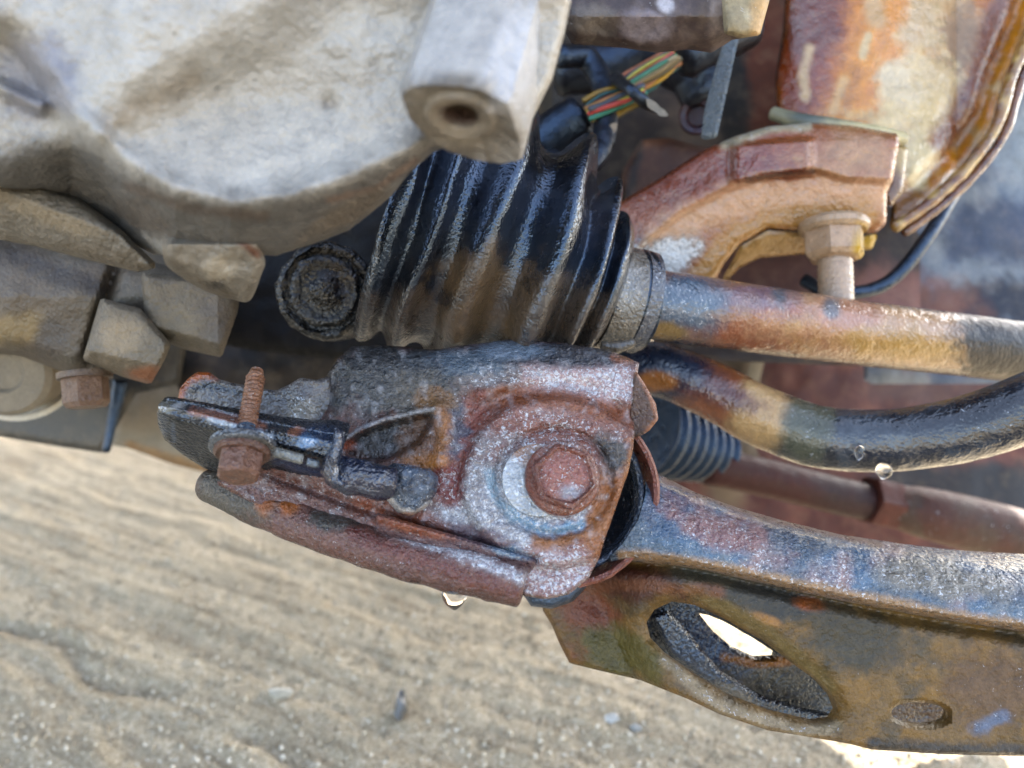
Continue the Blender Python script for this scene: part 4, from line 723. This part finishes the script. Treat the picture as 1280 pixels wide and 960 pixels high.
# ================================================================== black tab plate with its bolt and clip
tp = thing("mounting_tab", "black bent mounting tab with chipped edge sticking out to the left", "tab")
def edge_y(x): return np.interp(x, [193, 205, 240, 300, 340, 380, 415, 432], [507, 508, 514, 530, 538, 546, 552, 553])
relief("top_plate", [(197, 505), (214, 506), (245, 512), (300, 522), (345, 530), (385, 534), (418, 534), (434, 540), (430, 556), (412, 574), (396, 568), (350, 556), (300, 546), (262, 534), (225, 524), (200, 518)], lambda x, y: .262 + .00005 * (x - 200) * .3 + .0006 * np.maximum(0, edge_y(x) - y), M['paint'], tp, back=(0, .006, .001), step=1.6, edge=.001, edgepx=3, rough_edge=1.2, bumpamp=.0005, bumpns=9, base=S(44, 46, 52), m0=(.25, .15, .6),
       layers=[Ln([(240, 514), (300, 526), (330, 532)], 5, S(136, 100, 88), (.35, .2, .4), amp=.9), E(218, 508, 14, 4, S(205, 203, 200), (.8, 0, .4), amp=.8), Ln([(197, 508), (210, 510)], 6, S(120, 116, 104), (.6, 0, .3)), Ln([(262, 524), (290, 532), (340, 546)], 3, S(170, 175, 180), (.6, .1, .6), amp=.8, ns=8), E(370, 540, 10, 5, S(136, 96, 80), amp=.9), E(400, 545, 24, 12, S(48, 60, 82), (.3, 0, .9)), E(385, 552, 12, 7, S(96, 120, 150), (.4, 0, 1), amp=.7)])
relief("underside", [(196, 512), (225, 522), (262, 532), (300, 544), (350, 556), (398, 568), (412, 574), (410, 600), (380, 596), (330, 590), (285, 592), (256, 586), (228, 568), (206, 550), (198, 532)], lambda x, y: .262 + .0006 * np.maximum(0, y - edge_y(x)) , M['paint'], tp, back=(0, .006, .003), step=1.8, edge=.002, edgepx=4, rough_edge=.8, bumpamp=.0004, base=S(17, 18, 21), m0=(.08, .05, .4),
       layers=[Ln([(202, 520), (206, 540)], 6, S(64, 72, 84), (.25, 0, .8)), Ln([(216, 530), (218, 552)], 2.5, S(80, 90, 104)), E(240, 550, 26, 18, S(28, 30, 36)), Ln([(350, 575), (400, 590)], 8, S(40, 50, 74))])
def blockbar(name, A, B, w, h, col, parent, mat=M['paint'], **k):
    return relief(name, [A[:2], B[:2], (B[0] - 2, B[1] + h), (A[0] - 2, A[1] + h)], plane(A[0], A[1], A[2], (B[2] - A[2]) / (B[0] - A[0])), mat, parent, thick=w, step=1.5, edge=.0008, edgepx=3, base=col, **k)
blockbar("rib", (342, 558, .262), (380, 568, .262), .006, 13, S(120, 120, 116), tp, m0=(.3, .05, .4))
blockbar("rib", (384, 572, .263), (400, 576, .263), .006, 10, S(96, 102, 108), tp, m0=(.3, .05, .4))
cl = thing("plastic_clip", "dark blue wet plastic clip at the root of the black tab", "clip")
relief("band", [(418, 534), (432, 540), (430, 556), (424, 580), (426, 598), (440, 606), (430, 612), (410, 604), (400, 590), (404, 572), (414, 558)], lambda x, y: .258 + .00018 * np.abs(x - 417), M['tar'], cl, thick=.012, step=1.6, edge=.003, edgepx=6, bumpamp=.0006, bumpns=9, base=S(30, 38, 56), m0=(.15, .02, 1), layers=[E(420, 560, 8, 20, S(44, 54, 72), (.1, 0, 1)), E(428, 600, 10, 7, S(60, 72, 92), (.2, 0, 1), amp=.8)])
tube("sleeve", [P(414, 588, .268), P(445, 596, .267), P(490, 604, .270)], [.0056, .0066, .0060], M['tar'], cl, seg=32, sub=14, lump=.0016, lumpns=.006, base=S(26, 34, 54), m0=(.1, .02, 1), layers=[Ln([(420, 582), (480, 590)], 4, S(34, 40, 56)), Ln([(424, 600), (480, 606)], 4, S(30, 40, 64))])
relief("end_cap", [(476, 588), (492, 578), (516, 582), (538, 586), (548, 596), (546, 616), (534, 634), (514, 646), (496, 640), (482, 624)], lambda x, y: .272 + .00006 * ((x - 512) ** 2 + (y - 610) ** 2) / 20, M['rust'], cl, thick=.012, step=1.6, edge=.003, edgepx=7, bumpamp=.001, bumpns=8, rough_edge=1, base=S(72, 86, 104), m0=(.4, .1, .9), layers=[Nz(.45, .6, S(40, 48, 62), ns=9), Ln([(484, 622), (500, 638), (520, 642), (538, 630)], 4, S(190, 186, 182), (.7, .2, .6), amp=.6), E(508, 645, 12, 5, S(170, 120, 90))])

tb = thing("tab_bolt", "small rusty bolt with washer and upright thread through the black tab", "bolt")
ta = P(322, 468, .282) - P(303, 575, .262); tl = np.linalg.norm(ta); tan_, _, _ = frame(ta)
tO = P(304, 559, .2615)
lathe("washer", tO - tan_ * .0015, ta, [(0, 0), (0, .0108), (.0006, .0116), (.0024, .0116), (.003, .0108), (.003, 0)], M['paint'], tb, seg=56, base=S(92, 94, 97), m0=(.25, .1, .6), layers=[Ln(ell(304, 558, 36, 9), 3, S(70, 66, 62))])
lathe("head_flange", tO - tan_ * .0035, ta, [(0, 0), (0, .0088), (.0008, .0096), (.002, .0096), (.002, 0)], M['rust'], tb, seg=48, lump=.0003, base=S(96, 68, 56), m0=(.1, .3, .3))
lathe("head", tO - tan_ * .0118, ta, [(0, 0), (0, .0066), (.0012, .0078), (.009, .0080), (.009, 0)], M['rust'], tb, seg=60, shape=hexshape(.15), lump=.0003, base=S(112, 80, 66), m0=(.15, .25, .35), angle=22)
thr = [(0, 0)]
for k in range(73): thr.append((.004 + k * .0004, .0031 + .00042 * math.cos(k * 2 * math.pi / 4.2) if k < 66 else .0029 - .0001 * (k - 66)))
lathe("thread", tO, ta, thr + [(.0330, 0)], M['rust'], tb, seg=28, base=S(134, 96, 76), m0=(.25, .4, .5), angle=70)
lathe("thread_collar", tO + tan_ * .0045, ta, [(0, .0), (0, .0046), (.002, .0042), (.004, .0034), (.004, 0)], M['paint'], tb, seg=28, lump=.0006, base=S(86, 96, 110), m0=(.4, .1, .8))

# ================================================================== drops and small bits
bm = bmesh.new(); bmesh.ops.create_uvsphere(bm, u_segments=20, v_segments=14, radius=1)
for v in bm.verts:
    k = 1 - .55 * v.co.z ** 2 if v.co.z < 0 else 1; v.co.x *= k; v.co.y *= k
dm = bpy.data.meshes.new("water_drop"); bm.to_mesh(dm); bm.free(); dm.materials.append(M['water'])
for pgn in dm.polygons: pgn.use_smooth = True
def drop(px, py, d, rpx, hpx, label, grp="water drops on the wet parts"):
    o = bpy.data.objects.new("water_drop", dm); C.objects.link(o); k = d / FPX
    o.location = Vector(P(px, py, d)); o.scale = (rpx * k, rpx * k, hpx * k); tag(o, label, "drop", grp)
drop(568, 743, .276, 16, 22, "long water drop hanging from the rusty lower lip of the bracket")
drop(524, 717, .279, 20, 11, "wide shallow water drop hanging further left under the rusty lip")
drop(683, 382, .312, 5, 7, "water drop on the last wide pleat of the black boot")
drop(723, 404, .333, 5, 7, "water drop on the smallest pleat of the black boot")
drop(771, 386, .338, 5, 6, "water drop on the metal clamp of the boot")
drop(1105, 589, .356, 10, 11, "cloudy water drop hanging from the lowest point of the black bar")
drop(1074, 566, .354, 6, 10, "water drop running down the front of the black bar")
def bit(name, px, py, size, label, cat, mat, base):
    d = CAM[2] / (sp + (py - 480) / FPX * cp); b = bmesh.new(); bmesh.ops.create_icosphere(b, subdivisions=2, radius=1)
    V = np.array([v.co[:] for v in b.verts]); Fs = [[v.index for v in f.verts] for f in b.faces]; b.free()
    V = V * (1 + (fbm(V[:, 0] * 2 + px, V[:, 1] * 2, V[:, 2] * 2) - .5)[:, None] * .9) * np.array(size) + P(px, py, d) + np.array([0, 0, size[2] * .6])
    return tag(link(name, V, Fs, mat, base=base, m0=(.2, 0, .8), angle=25), label, cat)
bit("glass_shard", 502, 892, (.005, .012, .012), "shiny dark curved shard lying on the sand below the bracket", "shard", M['tar'], S(120, 120, 120))
bit("pebble", 765, 900, (.006, .005, .003), "pale glinting pebble on the sand left of the arm", "pebble", M['dull'], S(236, 234, 228))
bit("pebble", 795, 912, (.005, .004, .003), "smaller grey glinting pebble right of the pale one", "pebble", M['dull'], S(196, 194, 188))
bit("pebble", 350, 868, (.011, .006, .003), "cream flat pebble on the sand left of the dark shard", "pebble", M['dull'], S(230, 220, 200))
finish()
